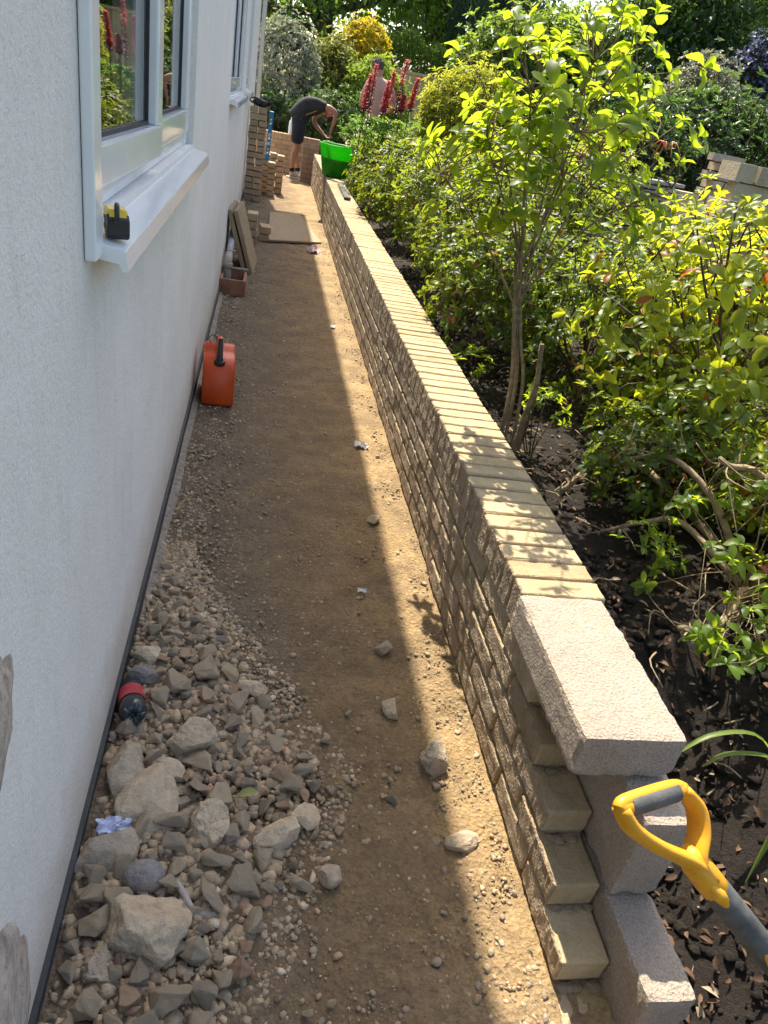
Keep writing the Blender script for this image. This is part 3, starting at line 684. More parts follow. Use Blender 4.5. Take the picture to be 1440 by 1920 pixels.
while cnt < NST and tries < 60000:
    tries += 1; y = rr.uniform(.42, 1.95); xe = rub_edge(y); f = cnt / NST
    x = xe - (xe + .232) * rr.random() ** .9 if rr.random() < .92 else xe + rr.random() ** 2 * .2
    r = (.031 * (1 - f) ** 1.5 + .0148) * rr.uniform(.85, 1.2)
    if y > 1.45: r *= .74
    if x > xe: r *= .6
    if x < -.236 + r: continue
    if any((x - a) ** 2 + (y - b) ** 2 < (.60 * (r + c)) ** 2 for a, b, c in placed): continue
    placed.append((x, y, r))
    o = link('rubble_stone', hulls[cnt % 16], None, None, (x, y, float(path_z(x, y)) + r * .40 + rr.uniform(0, .006)), (rr.uniform(-.6, .6), rr.uniform(-.6, .6), rr.uniform(0, 6.3))); o.scale = (r, r, r)
    big = 'fist sized' if r > .028 else ('egg sized' if r > .018 else 'small')
    where = 'strewn past the pile' if x > xe else ('at the back of the pile' if y > 1.35 else ('in the middle of the pile' if y > .95 else 'at the front of the pile'))
    tag(o, f'{big} tan or grey rubble stone {where} beside the plinth' if x <= xe else f'{big} stray stone scattered just beyond the rubble pile', 'stone', f'{big} rubble stones {where}'); cnt += 1
ICO = None
def pebbles(name, X, Y, Z, R, mat, seed, label, cat):
    bm = bmesh.new(); bmesh.ops.create_icosphere(bm, subdivisions=1, radius=1); T = np.array([v.co for v in bm.verts]); Fi = np.array([[v.index for v in f.verts] for f in bm.faces]); bm.free()
    r = np.random.default_rng(seed); n = len(X); pn = unit(r.normal(size=(n, 5, 3))); dt = np.einsum('npk,vk->nvp', pn, T); cl = np.minimum(1, np.min(np.where(dt > .12, r.uniform(.42, .8, (n, 1, 5)) / np.maximum(dt, .12), 9), axis=2))[..., None]; J = T[None] * cl * 1.25 * (1 + r.uniform(-.2, .2, (n, 12, 1))) * np.stack([r.uniform(.75, 1.3, n), r.uniform(.65, 1.1, n), r.uniform(.45, .85, n)], -1)[:, None]
    a = r.uniform(0, 6.28, n); ca, sa = np.cos(a)[:, None], np.sin(a)[:, None]
    V = np.stack([J[..., 0] * ca - J[..., 1] * sa, J[..., 0] * sa + J[..., 1] * ca, J[..., 2]], -1) * R[:, None, None] + np.stack([X, Y, Z + R * .15], -1)[:, None]
    F = (Fi[None] + (np.arange(n) * 12)[:, None, None]).reshape(-1, 3)
    return tag(link(name, from_arrays(name, V.reshape(-1, 3), [F]), M[mat]), label, cat, None, 'stuff')
r = np.random.default_rng(8)
n = 9000; Y = r.uniform(.42, 2.1, n); xe = np.array([rub_edge(y) for y in Y]); X = -.236 + (xe + .236 + .10) * r.uniform(0, 1, n) ** .9
R = (.0024 + .0145 * r.uniform(0, 1, n) ** 1.9) * np.where(X > xe, .55, 1)
n2 = 9500; Y2 = 1.6 + 10.5 * r.uniform(0, 1, n2) ** 1.9; X2 = -.235 + r.exponential(.125, n2); ok = X2 < .5; X2, Y2 = X2[ok], Y2[ok]; R2 = (.0018 + .007 * r.uniform(0, 1, len(X2)) ** 2.2) * np.where(Y2 > 5, 1.3, 1)
n3 = 5200; Y3 = .5 + 7 * r.uniform(0, 1, n3) ** 2.2; X3 = r.uniform(.08, .67, n3); R3 = np.minimum(r.exponential(.0017, n3) + .001, .011)
n4 = 2600; Y4 = .5 + 9 * r.uniform(0, 1, n4) ** 2.0; X4 = wall_x(Y4) - .012 - r.exponential(.045, n4); R4 = r.exponential(.0018, n4) + .0012
XX = np.concatenate([X, X2, X3, X4]); YY = np.concatenate([Y, Y2, Y3, Y4]); RR = np.concatenate([R, R2, R3, np.minimum(R4, .009)])
pebbles('gravel', XX, YY, path_z(XX, YY), RR, 'gravel', 9, 'loose gravel and grit strewn along the path', 'gravel')
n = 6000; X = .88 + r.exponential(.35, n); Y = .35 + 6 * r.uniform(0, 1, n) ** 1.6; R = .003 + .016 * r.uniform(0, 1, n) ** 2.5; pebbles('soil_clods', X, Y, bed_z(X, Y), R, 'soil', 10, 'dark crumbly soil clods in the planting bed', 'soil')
n = 7000; X = .9 + r.uniform(0, 1, n) ** 1.4 * 2.2; Y = .6 + 8 * r.uniform(0, 1, n) ** 1.5
P = np.stack([X, Y, bed_z(X, Y) + r.uniform(.002, .025, n)], -1); D = np.stack([r.normal(size=n), r.normal(size=n), r.normal(0, .25, n)], -1); N = np.array((0, 0, 1.0)) + r.normal(0, .45, (n, 3)); L = r.uniform(.010, .038, n)
lt = leaves('leaf_litter', P, D, N, L, L * .45, 'litter', None, True); tag(lt, 'brown fallen leaves covering the soil under the shrubs', 'leaves', None, 'stuff')
T = Tubes()
for i in range(150):
    x, y = .92 + r.exponential(.4), .8 + 5 * r.uniform() ** 1.5; a = r.uniform(0, 6.28); l = r.uniform(.05, .2); z = float(bed_z(x, y)) + .012
    T.add(curve_pts([(x, y, z), (x + math.cos(a) * l * .5, y + math.sin(a) * l * .5, z + r.uniform(0, .03)), (x + math.cos(a + .4) * l, y + math.sin(a + .4) * l, z)], 6), np.linspace(.0032, .0015, 6), 4)
tag(T.build('dead_twigs', 'bark_pale'), 'thin dead twigs littering the soil under the shrubs', 'twigs', None, 'stuff')


# ------------------------------------------------------------------ shrubs in the bed
# the tall open shrub beside the wall: bare stems fanning into whorls of big leaves
sr = np.random.default_rng(31)
SB = np.array((1.02, 2.42, float(bed_z(1.02, 2.42))))
shrub = thing('leafy_shrub', 'tall open shrub with bare fanning stems and big bright leaves leaning over the wall', 'shrub', SB)
fork = np.array((.885, 2.47, 1.02)) - SB
T = Tubes()
for dx, dy, r0 in ((-.030, -.01, .009), (.002, .02, .008), (.018, -.02, .007)):
    p = curve_pts([(dx, dy, -.1), (dx * .9 - .03, dy, .3), (fork[0] * .62 + dx * .5, dy * .6, .5), fork + (dx * .35, dy, 0)], 16); T.add(p, np.linspace(r0, r0 * .72, 16), 9)
T.add(curve_pts([(.03, .01, -.1), (.045, .02, .2), (.055, .03, .32), (.035, .04, .47)], 12), np.linspace(.0125, .009, 12), 9)
T.add(curve_pts([(.06, .05, -.1), (.07, .05, .15), (.075, .06, .3)], 8), np.linspace(.012, .010, 8), 9)
T.build('trunk', 'bark', shrub)
T = Tubes(); tips = []
limbs = [(-.20, .02, .34), (-.13, -.10, .50), (-.04, .12, .56), (.05, -.05, .60), (.15, .08, .55), (.26, -.04, .50), (.38, .06, .44), (-.30, .14, .22), (.0, -.2, .42), (-.14, .26, .42), (.40, -.12, .32)]
for q, l in enumerate(limbs):
    e = fork + np.array(l); m = fork + np.array(l) * (.45, .45, .5) + sr.normal(0, .02, 3); st_ = fork * (1 - .22 * (q % 4) / 3) + (0, 0, .0); st_ = np.array((np.interp(st_[2], [.3, .5, fork[2]], [-.04, fork[0] * .62, fork[0]]), 0, st_[2])); p = curve_pts([st_, m, e], 12); T.add(p, np.linspace(.0048, .002, 12), 6)
    for w in range(17):
        b = p[min(11, int(sr.integers(5, 15)))]; t = b + sr.normal(0, 1, 3) * (.085, .11, .065) + (.0, 0, .06); tips.append(t)
        T.add(curve_pts([b, (b + t) / 2 + sr.normal(0, .015, 3), t], 6), np.linspace(.003, .0014, 6), 4)
for w in range(7):                       # a few low twigs on the stems with dark hanging leaves
    b = np.array((-.10, .03, .62)) + sr.normal(0, .04, 3); t = fork + np.array((-.10 + sr.normal(0, .08), sr.normal(-.05, .08), .10 + sr.normal(0, .07))); tips.append(t); T.add(curve_pts([fork, (fork + t) / 2 + (.01, 0, .03), t], 6), np.linspace(.003, .0014, 6), 4)
lead = fork + np.array((.07, -.02, .78)); T.add(curve_pts([fork + (.05, -.03, .5), fork + (.075, -.02, .65), lead], 8), np.linspace(.0035, .002, 8), 5); tips.append(lead)
T.build('branch', 'bark', shrub)
tips = np.array(tips); A = unit((tips - fork) * (1, 1, .5) + np.array((0, 0, .3)) + sr.normal(0, .08, tips.shape))
LP, LD, LN, LL = rosettes(tips, A, 6, .058, (-.1, .95), sr)
d = np.linalg.norm(LP + SB - np.array((0, 0, 1.41)), axis=1) / LL; o_ = np.argsort(d)
leaf_parts(shrub, LP[o_[:300]], LD[o_[:300]], LN[o_[:300]], LL[o_[:300]], .5, 'shrub_leaf')
leaves('crown', LP[o_[300:]], LD[o_[300:]], LN[o_[300:]], LL[o_[300:]], LL[o_[300:]] * .5, 'shrub', shrub, 2, 'stuff')
simple('stamen', (.62, .18, .09), .6)
for c in ((.40, .0, .42), (.18, .05, .36), (.12, -.1, .42)):     # curling pink spent flowers
    T = Tubes()
    for w in range(6):
        b = fork + np.array(c); a = sr.uniform(0, 6.28); T.add(curve_pts([b, b + (math.cos(a) * .03, math.sin(a) * .03, .025), b + (math.cos(a) * .06, math.sin(a) * .06, -.01 + sr.uniform(-.03, .02))], 7), .0018, 4)
    T.build('spent_flower', 'stamen', shrub)

G_AZ = 'azalea bushes in the bed behind the wall'
def B(label, x, y, top, rx, ry, rz, n, k, L, mat, seed, **kw):
    z = float(bed_z(x, y)); kw.setdefault('fine', 2 if y < 4 else True); kw.setdefault('amp', .5); return bush('azalea_bush', label, 'shrub', (x, y, top - rz), (rx, ry, rz), n, k, L, mat, z, seed, G_AZ, **kw)
B('yellow green azalea bush filling the right edge behind the near sprigs', 2.05, 2.55, 1.29, .58, .58, .5, 738, 6, 0.064, 'yellow_azalea', 41, parts=280, low=-.6, shell=.6, stems=16)
B('azalea bush with rusty leaf tips below the pallet of bricks', 2.55, 3.5, 1.27, .6, .6, .5, 574, 6, 0.061, 'yellow_azalea', 42, low=-.4, shell=.65)
B('azalea bush just right of the tall open shrub', 1.62, 3.15, 1.08, .42, .5, .42, 738, 6, 0.046, 'azalea', 43, low=-.75)
B('low green azalea under the yellow green bush', 1.6, 2.15, .82, .34, .36, .28, 344, 6, 0.044, 'azalea', 44, low=-.7)
B('azalea bush behind the bare stems of the tall open shrub', 1.2, 3.55, 1.05, .3, .45, .36, 533, 6, 0.044, 'azalea', 45, low=-.6)
B('azalea bush along the wall left of the tall open shrub', 1.3, 4.35, 1.22, .38, .5, .42, 738, 6, 0.046, 'azalea', 46, low=-.6)
B('wide azalea bush in the middle of the bed', 1.95, 4.7, 1.33, .5, .65, .5, 738, 6, 0.051, 'azalea', 47, low=-.55)
B('azalea bush crowding the wall halfway to the green tub', 1.3, 5.6, 1.22, .38, .6, .45, 656, 6, 0.054, 'azalea', 48, low=-.6)
B('azalea bush close beside the grey bar on the coping', 1.28, 7.1, 1.12, .36, .7, .45, 615, 6, 0.064, 'azalea', 49, low=-.6)
B('azalea bush beside the green tub', 1.42, 8.9, 1.08, .38, .7, .42, 574, 6, 0.070, 'azalea', 50, low=-.6)
B('yellow tinged azalea bush in front of the lupins', 1.75, 6.3, 1.42, .45, .55, .5, 533, 6, 0.070, 'yellow_azalea', 51, low=-.5)
B('azalea bush left of the slate stack', 2.45, 5.6, 1.32, .5, .55, .5, 491, 6, 0.064, 'azalea', 52, low=-.5)
B('azalea bush at the far end of the bed', 1.6, 11.2, 1.0, .5, 1.1, .4, 491, 6, 0.090, 'azalea', 53, low=-.5)

B('low azalea with yellow tips just above the gnarled bare branches', 1.72, 1.72, .86, .32, .3, .24, 330, 6, .042, 'yellow_azalea', 54, low=-.5, shell=.45)
B('green azalea low behind the gnarled bare branches', 1.42, 1.98, .70, .26, .24, .2, 240, 6, .038, 'azalea', 55, low=-.5, shell=.45)
B('dense yellow green azalea at the right edge above the strap leaves', 1.98, 1.62, .93, .36, .38, .34, 520, 6, .044, 'yellow_azalea', 56, low=-.7, shell=.5)
B('azalea spilling low over the soil right of the gnarled branches', 1.66, 1.36, .66, .26, .24, .22, 240, 6, .04, 'yellow_azalea', 57, low=-.6, shell=.4)
# gnarled bare branches and leaf sprigs at the near right
nr = np.random.default_rng(77)
NB = np.array((1.5, 1.45, float(bed_z(1.5, 1.45)))); nsh = thing('gnarled_azalea', 'old gnarled azalea with bare twisting branches and few leaf sprigs near the trench', 'shrub', NB)
T = Tubes(); tw = []
def br(pts, r0, r1): 
    p = curve_pts([np.array(q) - NB for q in pts], 16); T.add(p, np.linspace(r0, r1, 16), 8); tw.append(p)
br([(1.52, 1.45, .36), (1.40, 1.42, .43), (1.33, 1.36, .41), (1.25, 1.30, .385), (1.17, 1.33, .36)], .017, .008)
br([(1.54, 1.4, .36), (1.52, 1.30, .46), (1.46, 1.22, .44), (1.36, 1.2, .41)], .017, .006)
br([(1.50, 1.5, .38), (1.56, 1.56, .6), (1.44, 1.62, .70), (1.33, 1.6, .72), (1.27, 1.58, .75)], .016, .006)
br([(1.48, 1.5, .38), (1.42, 1.7, .55), (1.32, 1.85, .62), (1.22, 1.95, .55)], .013, .006)
br([(1.45, 1.5, .40), (1.36, 1.72, .46), (1.26, 1.75, .44), (1.15, 1.8, .36)], .012, .005)
br([(1.5, 1.6, .40), (1.36, 2.0, .50), (1.24, 2.1, .47), (1.12, 2.08, .34)], .014, .010)
for i in range(42):
    p = tw[nr.integers(0, len(tw))]; b = p[nr.integers(5, 16)]; e = b + nr.normal(0, .07, 3) + (-.01, -.02, .05)
    T.add(curve_pts([b, (b + e) / 2 + nr.normal(0, .02, 3), e], 7), np.linspace(.0032, .001, 7), 4)
T.build('branch', 'bark_pale', nsh)
sp = np.array([(1.20, 1.17, .43), (1.24, 1.2, .45), (1.17, 1.20, .42), (1.27, 1.25, .50), (1.30, 1.22, .53), (1.33, 1.28, .55), (1.27, 1.18, .40), (1.22, 1.14, .38), (1.31, 1.15, .40), (1.24, 1.34, .58), (1.29, 1.36, .56), (1.16, 1.24, .41),
               (1.36, 1.3, .60), (1.40, 1.25, .55), (1.38, 1.2, .47), (1.43, 1.3, .63), (1.25, 1.62, .60), (1.38, 1.5, .72), (1.44, 1.45, .74), (1.34, 1.55, .66), (1.22, 1.60, .58), (1.42, 1.58, .80), (1.48, 1.52, .84), (1.12, 1.45, .37), (1.45, 1.2, .43)]) - NB
sp = np.vstack([sp, sp + nr.normal(0, .035, sp.shape), sp[:22] + nr.normal(0, .06, (22, 3)) + (.03, .02, .03)]); sp[:, 2] = np.maximum(sp[:, 2], .02); A = unit(np.array((-.2, -.3, .9)) + nr.normal(0, .35, sp.shape)); LP, LD, LN, LL = rosettes(sp, A, 6, .041, (.0, .8), nr)
LP, LD, LN, LL = LP[:300], LD[:300], LN[:300], LL[:300]
leaf_parts(nsh, LP, LD, LN, LL, .44, 'shrub_leaf')
T = Tubes()
for q in sp:
    b = tw[nr.integers(0, 4)]; b = b[np.argmin(np.linalg.norm(b - q, axis=1))]; T.add(curve_pts([b, (b + q) / 2 + nr.normal(0, .015, 3), q], 6), np.linspace(.0026, .0012, 6), 4)
T.build('twig', 'bark', nsh)
# small leafy suckers rising from the soil
for i, (x, y, h, lab) in enumerate(((1.14, 2.45, .26, 'small azalea seedling at the foot of the tall open shrub'), (1.32, 2.25, .3, 'leafy sucker right of the bare shrub stems'), (1.2, 1.62, .16, 'tiny seedling on the dark soil near the last coping brick'), (1.02, 3.1, .22, 'low seedling close against the wall beyond the shrub stems'))):
    z = float(bed_z(x, y)); bush('azalea_seedling', lab, 'plant', (x, y, z + h * .75), (.10, .10, h * .4), 22, 6, .036, 'shrub', z, 90 + i, 'seedlings in the bed', stems=5, stem_r=.005, aspect=.4)
# strap leaved plant by the spade
sp_ = thing('strap_leaf_plant', 'clump of long limp green strap leaves beside the spade', 'plant', (1.28, .93, float(bed_z(1.28, .93))))
SO = np.array(sp_.location)
for i, pts in enumerate([[(1.28, .93, .24), (1.18, .96, .36), (1.06, .965, .36), (.97, .95, .30)], [(1.28, .93, .24), (1.2, .93, .33), (1.1, .94, .33), (1.04, .93, .30)], [(1.26, .92, .24), (1.22, .86, .32), (1.15, .80, .28), (1.10, .75, .16)], [(1.27, .92, .24), (1.24, .82, .34), (1.2, .74, .28), (1.17, .68, .12)], [(1.29, .92, .24), (1.28, .84, .36), (1.25, .76, .3), (1.2, .70, .14)], [(1.27, .9, .24), (1.3, .80, .36), (1.27, .7, .3), (1.22, .66, .18)]]):
    p = curve_pts([np.array(q) - SO for q in pts], 14); w = np.array([.004, .0065, .007, .0065, .001]); w = np.interp(np.linspace(0, 1, 14), np.linspace(0, 1, 5), w); t = unit(np.gradient(p, axis=0)); s = unit(np.cross(t, (0.2, .1, 1)))
    nn = np.cross(s, t); V = np.concatenate([p - s * w[:, None], p - nn * w[:, None] * .5, p + s * w[:, None]]); j = np.arange(13)
    link('leaf', from_arrays('leaf', V, [np.stack([j, j + 1, j + 15, j + 14], -1), np.stack([j + 14, j + 15, j + 29, j + 28], -1)], True), 'strap', sp_)

# lupins
def lupin(x, y, z0, z1, lab, seed, dark=False, lean=0.0):
    rng = np.random.default_rng(seed); g = float(bed_z(x, y)); root = thing('lupin', lab, 'flower', (x, y, g), 0, 'red lupin spikes'); z0 -= g; z1 -= g
    tube('stem', [(0, 0, -.03), (lean * .4, 0, z0), (lean, 0, z1)], .006, 'lupin_leaf', root, 6)
    n = 420; t = rng.uniform(0, 1, n) ** .9; a = rng.uniform(0, 6.28, n); rad = .006 + .006 * (1 - t)
    P = np.stack([lean * (.4 + .6 * t) + rad * np.cos(a), rad * np.sin(a), z0 + (z1 - z0) * t], -1); D = np.stack([np.cos(a), np.sin(a), .5 + 0 * a], -1)
    N = np.stack([-np.cos(a), -np.sin(a), 1.5 + 0 * a], -1); L = (.044 - .02 * t) * rng.uniform(.8, 1.15, n)
    m = (t > .55) if dark else (t > .12); leaves('flower_spike', P[m], D[m], N[m], L[m], L[m] * .8, 'lupin_red', root, True, 'stuff')
    leaves('faded_florets', P[~m], D[~m], N[~m], L[~m] * .8, L[~m] * .5, 'lupin_dark', root, True, 'stuff')
    C = np.array([(rng.normal(0, .12), rng.normal(0, .12), z0 - rng.uniform(.05, .35)) for _ in range(15)]); A = unit(np.array((0, 0, 1.0)) + rng.normal(0, .5, C.shape))
    LP, LD, LN, LL = rosettes(C, A, 9, .085, (-.1, .35), rng); leaves('leaf_fans', LP, LD, LN, LL, LL * .22, 'lupin_leaf', root, True, 'stuff')
lupin(1.005, 9.0, 1.27, 1.64, 'leftmost red lupin spike, standing apart', 1, lean=.04)
lupin(1.07, 9.0, 1.25, 1.745, 'dark faded lupin with pink tip in front of the bare back', 2, True, lean=.02)
lupin(1.215, 9.0, 1.28, 1.62, 'short red lupin just left of the tall middle spike', 3, lean=.04)
lupin(1.26, 9.1, 1.31, 1.71, 'middle red lupin spike before the bare shoulder', 4, lean=.05)
lupin(1.36, 9.1, 1.31, 1.85, 'tallest lupin spike, dark red towards its foot', 5, True, lean=.07)
lupin(1.42, 9.0, 1.34, 1.52, 'shortest lupin spike, low beside the tallest', 6, lean=.03)
lupin(1.50, 9.0, 1.36, 1.70, 'rightmost red lupin spike', 7, lean=.07)

# ------------------------------------------------------------------ background planting
bush('variegated_shrub', 'rounded silvery variegated shrub behind the bending worker', 'shrub', (.22, 17, 1.35), (.66, .7, 1.12), 2600, 7, .075, 'silver', .13, 101, shell=.72, low=-.85, amp=.12, fine=False, stems=10, stem_r=.03)
bush('green_shrub', 'dark green shrub with yellow flecks between the silvery and the golden one', 'shrub', (1.25, 18, 1.35), (.72, .7, 1.1), 2200, 7, .085, 'privet', .14, 102, shell=.7, low=-.9, fine=False, stem_r=.03)
bush('golden_shrub', 'bright golden yellow shrub above the bare backed man', 'shrub', (2.0, 19.2, 2.15), (.62, .6, .82), 1500, 7, .085, 'golden', .15, 103, shell=.75, low=-.8, amp=.15, fine=False, stem_r=.03)
bush('peach_leaf_shrub', 'drooping light green shrub beside the man\'s head', 'shrub', (2.15, 17.3, 1.35), (.7, .5, .75), 800, 7, .13, 'limeleaf', .14, 104, shell=.6, low=-.8, fine=False, stem_r=.025, aspect=.25)
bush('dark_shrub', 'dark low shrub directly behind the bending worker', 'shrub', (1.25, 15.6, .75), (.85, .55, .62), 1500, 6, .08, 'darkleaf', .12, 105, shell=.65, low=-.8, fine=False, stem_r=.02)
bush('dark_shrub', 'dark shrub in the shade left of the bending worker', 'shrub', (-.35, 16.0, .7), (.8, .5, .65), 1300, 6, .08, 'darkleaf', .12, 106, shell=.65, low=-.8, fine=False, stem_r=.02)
bush('lemon_shrub', 'lemon green narrow leaved shrub right of the lupins', 'shrub', (2.35, 9.6, 1.38), (.62, .6, .6), 1400, 7, .085, 'lemonleaf', .7, 107, shell=.6, low=-.7, fine=True, stem_r=.02, aspect=.22)
bush('green_shrub', 'mid green shrub behind the tall open shrub', 'shrub', (4.0, 13.2, 2.0), (1.1, .9, 1.05), 2200, 7, .11, 'limeleaf', .6, 108, shell=.65, low=-.8, fine=False, stem_r=.03)
bush('green_shrub', 'leafy light green shrub under the patch of sky', 'shrub', (5.2, 13.8, 2.15), (1.15, .9, 1.1), 2200, 7, .11, 'limeleaf', .7, 109, shell=.65, low=-.8, fine=False, stem_r=.03)
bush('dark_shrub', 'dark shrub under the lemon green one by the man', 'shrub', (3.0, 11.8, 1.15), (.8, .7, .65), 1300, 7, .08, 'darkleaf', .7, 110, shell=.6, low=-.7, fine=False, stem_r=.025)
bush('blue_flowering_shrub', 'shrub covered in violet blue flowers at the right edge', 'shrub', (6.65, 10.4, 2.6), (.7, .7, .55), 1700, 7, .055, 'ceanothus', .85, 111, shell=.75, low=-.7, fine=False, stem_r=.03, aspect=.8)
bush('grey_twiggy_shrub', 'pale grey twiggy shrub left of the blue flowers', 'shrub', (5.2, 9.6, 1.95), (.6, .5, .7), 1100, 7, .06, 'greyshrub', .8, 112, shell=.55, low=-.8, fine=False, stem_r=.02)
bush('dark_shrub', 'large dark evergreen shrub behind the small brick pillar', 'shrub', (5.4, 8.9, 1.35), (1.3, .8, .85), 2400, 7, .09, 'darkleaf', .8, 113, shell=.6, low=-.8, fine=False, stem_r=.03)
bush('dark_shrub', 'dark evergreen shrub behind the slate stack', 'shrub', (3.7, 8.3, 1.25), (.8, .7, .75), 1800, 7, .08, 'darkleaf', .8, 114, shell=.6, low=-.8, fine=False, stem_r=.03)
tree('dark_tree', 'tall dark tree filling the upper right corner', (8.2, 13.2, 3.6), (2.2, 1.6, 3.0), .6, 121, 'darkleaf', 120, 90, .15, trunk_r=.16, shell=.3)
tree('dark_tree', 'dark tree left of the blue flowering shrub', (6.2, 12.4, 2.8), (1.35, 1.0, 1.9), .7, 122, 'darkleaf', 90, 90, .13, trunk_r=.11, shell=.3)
tree('green_tree', 'sunlit green tree right of the patch of sky', (8.0, 15.5, 4.4), (1.8, 1.4, 1.7), .5, 123, 'treeleaf', 80, 80, .16, trunk_r=.14)
tree('oak_tree', 'big dark oak spreading along the top behind the golden shrub', (1.6, 29, 6.4), (5.0, 3.2, 4.2), .3, 131, 'treeleaf', 190, 100, .26, trunk_r=.35, shell=.2, spread=.16, limbs=30)
tree('oak_tree', 'leafy tree at the top left beside the house corner', (-2.2, 24, 5.6), (3.2, 2.2, 3.8), .2, 132, 'treeleaf', 130, 90, .22, trunk_r=.25, shell=.25)
tree('oak_tree', 'brighter tree to the right of the big dark oak', (6.0, 31, 6.2), (3.4, 2.5, 4.0), .4, 133, 'treeleaf', 130, 90, .26, trunk_r=.3, shell=.25)
tree('background_tree', 'dark tree behind the hedge in the distance', (7.6, 34, 5.2), (3.2, 2.5, 3.6), .4, 134, 'darkleaf', 120, 80, .3, trunk_r=.3, shell=.25)
tree('background_tree', 'distant tree low behind the light green shrubs', (17.2, 30, 4.2), (3.6, 2.5, 3.0), .4, 135, 'treeleaf', 110, 80, .3, trunk_r=.3, shell=.25)
tree('background_tree', 'distant tree behind the dark right hand trees', (20, 27, 5.6), (4, 2.5, 4.4), .4, 136, 'darkleaf', 130, 80, .3, trunk_r=.3, shell=.25)
tree('background_tree', 'distant dark tree behind the silvery shrub', (-3.5, 36, 4.5), (5, 2.5, 3.8), .3, 137, 'darkleaf', 130, 80, .3, trunk_r=.3, shell=.25)
# weeping tree: hanging strands
wr = np.random.default_rng(140); wt = thing('weeping_tree', 'dark blue green weeping tree hanging beside the hedge', 'tree', (6.3, 25, .3)); T = Tubes()
T.add(curve_pts([(0, 0, -.2), (.05, 0, 3), (0, .1, 6)], 8), np.linspace(.18, .07, 8), 8); T.build('trunk', 'bark_dark', wt)
P = []; T = Tubes()
for i in range(260):
    a = wr.uniform(0, 6.28); rd = 1.35 * wr.uniform(.25, 1) ** .6; x, y = rd * math.cos(a), rd * math.sin(a); zt = 5.6 - rd * .9 + wr.normal(0, .2); zb = max(.9, wr.uniform(1.4, 3.2)); m = int((zt - zb) / .035)
    tt = np.linspace(0, 1, m); P.append(np.stack([x + wr.normal(0, .03, m), y + wr.normal(0, .03, m), zt + (zb - zt) * tt], -1))
    if i % 6 == 0: T.add(curve_pts([(0, .05, 4.5), (x * .5, y * .5, zt + .3), (x, y, zt)], 6), np.linspace(.03, .008, 6), 4)
T.build('limb', 'bark_dark', wt); P = np.vstack(P); D = np.array((0, 0, -1.0)) + wr.normal(0, .3, P.shape); N = wr.normal(size=P.shape); L = wr.uniform(.1, .17, len(P)); leaves('crown', P, D, N, L, L * .2, 'willow', wt, False, 'stuff')
# hedge, bare underneath, over a board fence
hr = np.random.default_rng(150); hg = thing('clipped_hedge', 'clipped green hedge with bare brown twigs below its top', 'hedge', (5.2, 24, .25)); n = 16000
P = np.stack([hr.uniform(-3.2, 4.5, n), hr.uniform(-.5, .5, n), 1.75 + 1.1 * hr.uniform(0, 1, n) ** .55], -1); P[:, 2] += .12 * np.sin(P[:, 0] * 3.1) + .1 * np.sin(P[:, 0] * 7.7); D = hr.normal(size=P.shape) + (0, 0, .5); N = hr.normal(size=P.shape) + (0, -.3, 1); L = hr.uniform(.06, .14, n); leaves('crown', P, D, N, L, L * .45, 'hedgeleaf', hg, False, 'stuff')
T = Tubes()
for i in range(300):
    x = hr.uniform(-3.2, 4.5); z = hr.uniform(1.0, 1.4); a = hr.normal(0, .3); T.add(np.array([(x, -.3, z), (x + a * .5, -.42, z + .45), (x + a, -.3, z + .8)]), np.array([.014, .01, .005]), 4)
T.build('twig', 'bark', hg)
simple('fence_wood', (.6, .42, .2), .85, .25, 9, .3, rnd=.25)
fn = thing('board_fence', 'sunlit timber board fence below the hedge', 'fence', (4.2, 22.2, .2), -.12)
for i in range(46): box('board', (-3.4 + i * .15, 0, 0), (-3.4 + i * .15 + .142, .02, 1.98), M['fence_wood'], fn)
box('capping_rail', (-3.45, -.03, 1.985), (3.5, .05, 2.05), M['fence_wood'], fn)

# ------------------------------------------------------------------ far brickwork
def small_wall(name, label, loc, rz, n, courses, depth, cop=True, h=.0635):
    root = thing(name, label, 'wall', loc, rz); rq = random.Random(name + str(loc)); bm = bmesh.new(); me = gridbrick('brick', (BL, BD, BH), (0, 0, 0), 3, 1, .001, mats=('brick_far', 'brick_far')); hb = gridbrick('brick', (BD, BD, BH), (0, 0, 0), 4, 1, .001, mats=('brick_far', 'brick_far'))
    L = n * .225
    for j in range(courses):
        x = -.1125 if j % 2 else 0.0
        while x < L - .01:
            if x < 0: link('brick', hb, None, root, (BD / 2, BD / 2, j * .075 + .037))
            elif x + BL > L + .01: link('brick', hb, None, root, (x + BD / 2, BD / 2, j * .075 + .037))
            else: link('brick', me, None, root, (x + BL / 2, BD / 2 + rq.uniform(-.002, .002), j * .075 + .037))
            x += .225
    box_bm(bm, (.005, .008, -.05), (L - .01, depth, courses * .075 - .001))
    if cop:
        cb = gridbrick('coping_brick', (.065, depth, .1025), (0, 0, 0), 6, 1, .001, mats=('brick_far', 'brick_far'))
        for i in range(int(L / .075)): link('coping_brick', cb, None, root, (i * .075 + .033, depth / 2, courses * .075 + .052))
        box_bm(bm, (.004, .006, courses * .075 + .0005), (L - .01, depth - .006, courses * .075 + .095))
    link('mortar', bm_mesh('mortar', bm), M['mortar'], root); return root
small_wall('return_wall', 'low buff brick return wall crossing behind the bending worker', (-.85, 14.32, 0), 0, 8, 7, .215)
small_wall('brick_pier', 'unfinished short brick pier at the far end of the long wall', (.60, 13.24, 0), 0, 1, 8, .2, False)

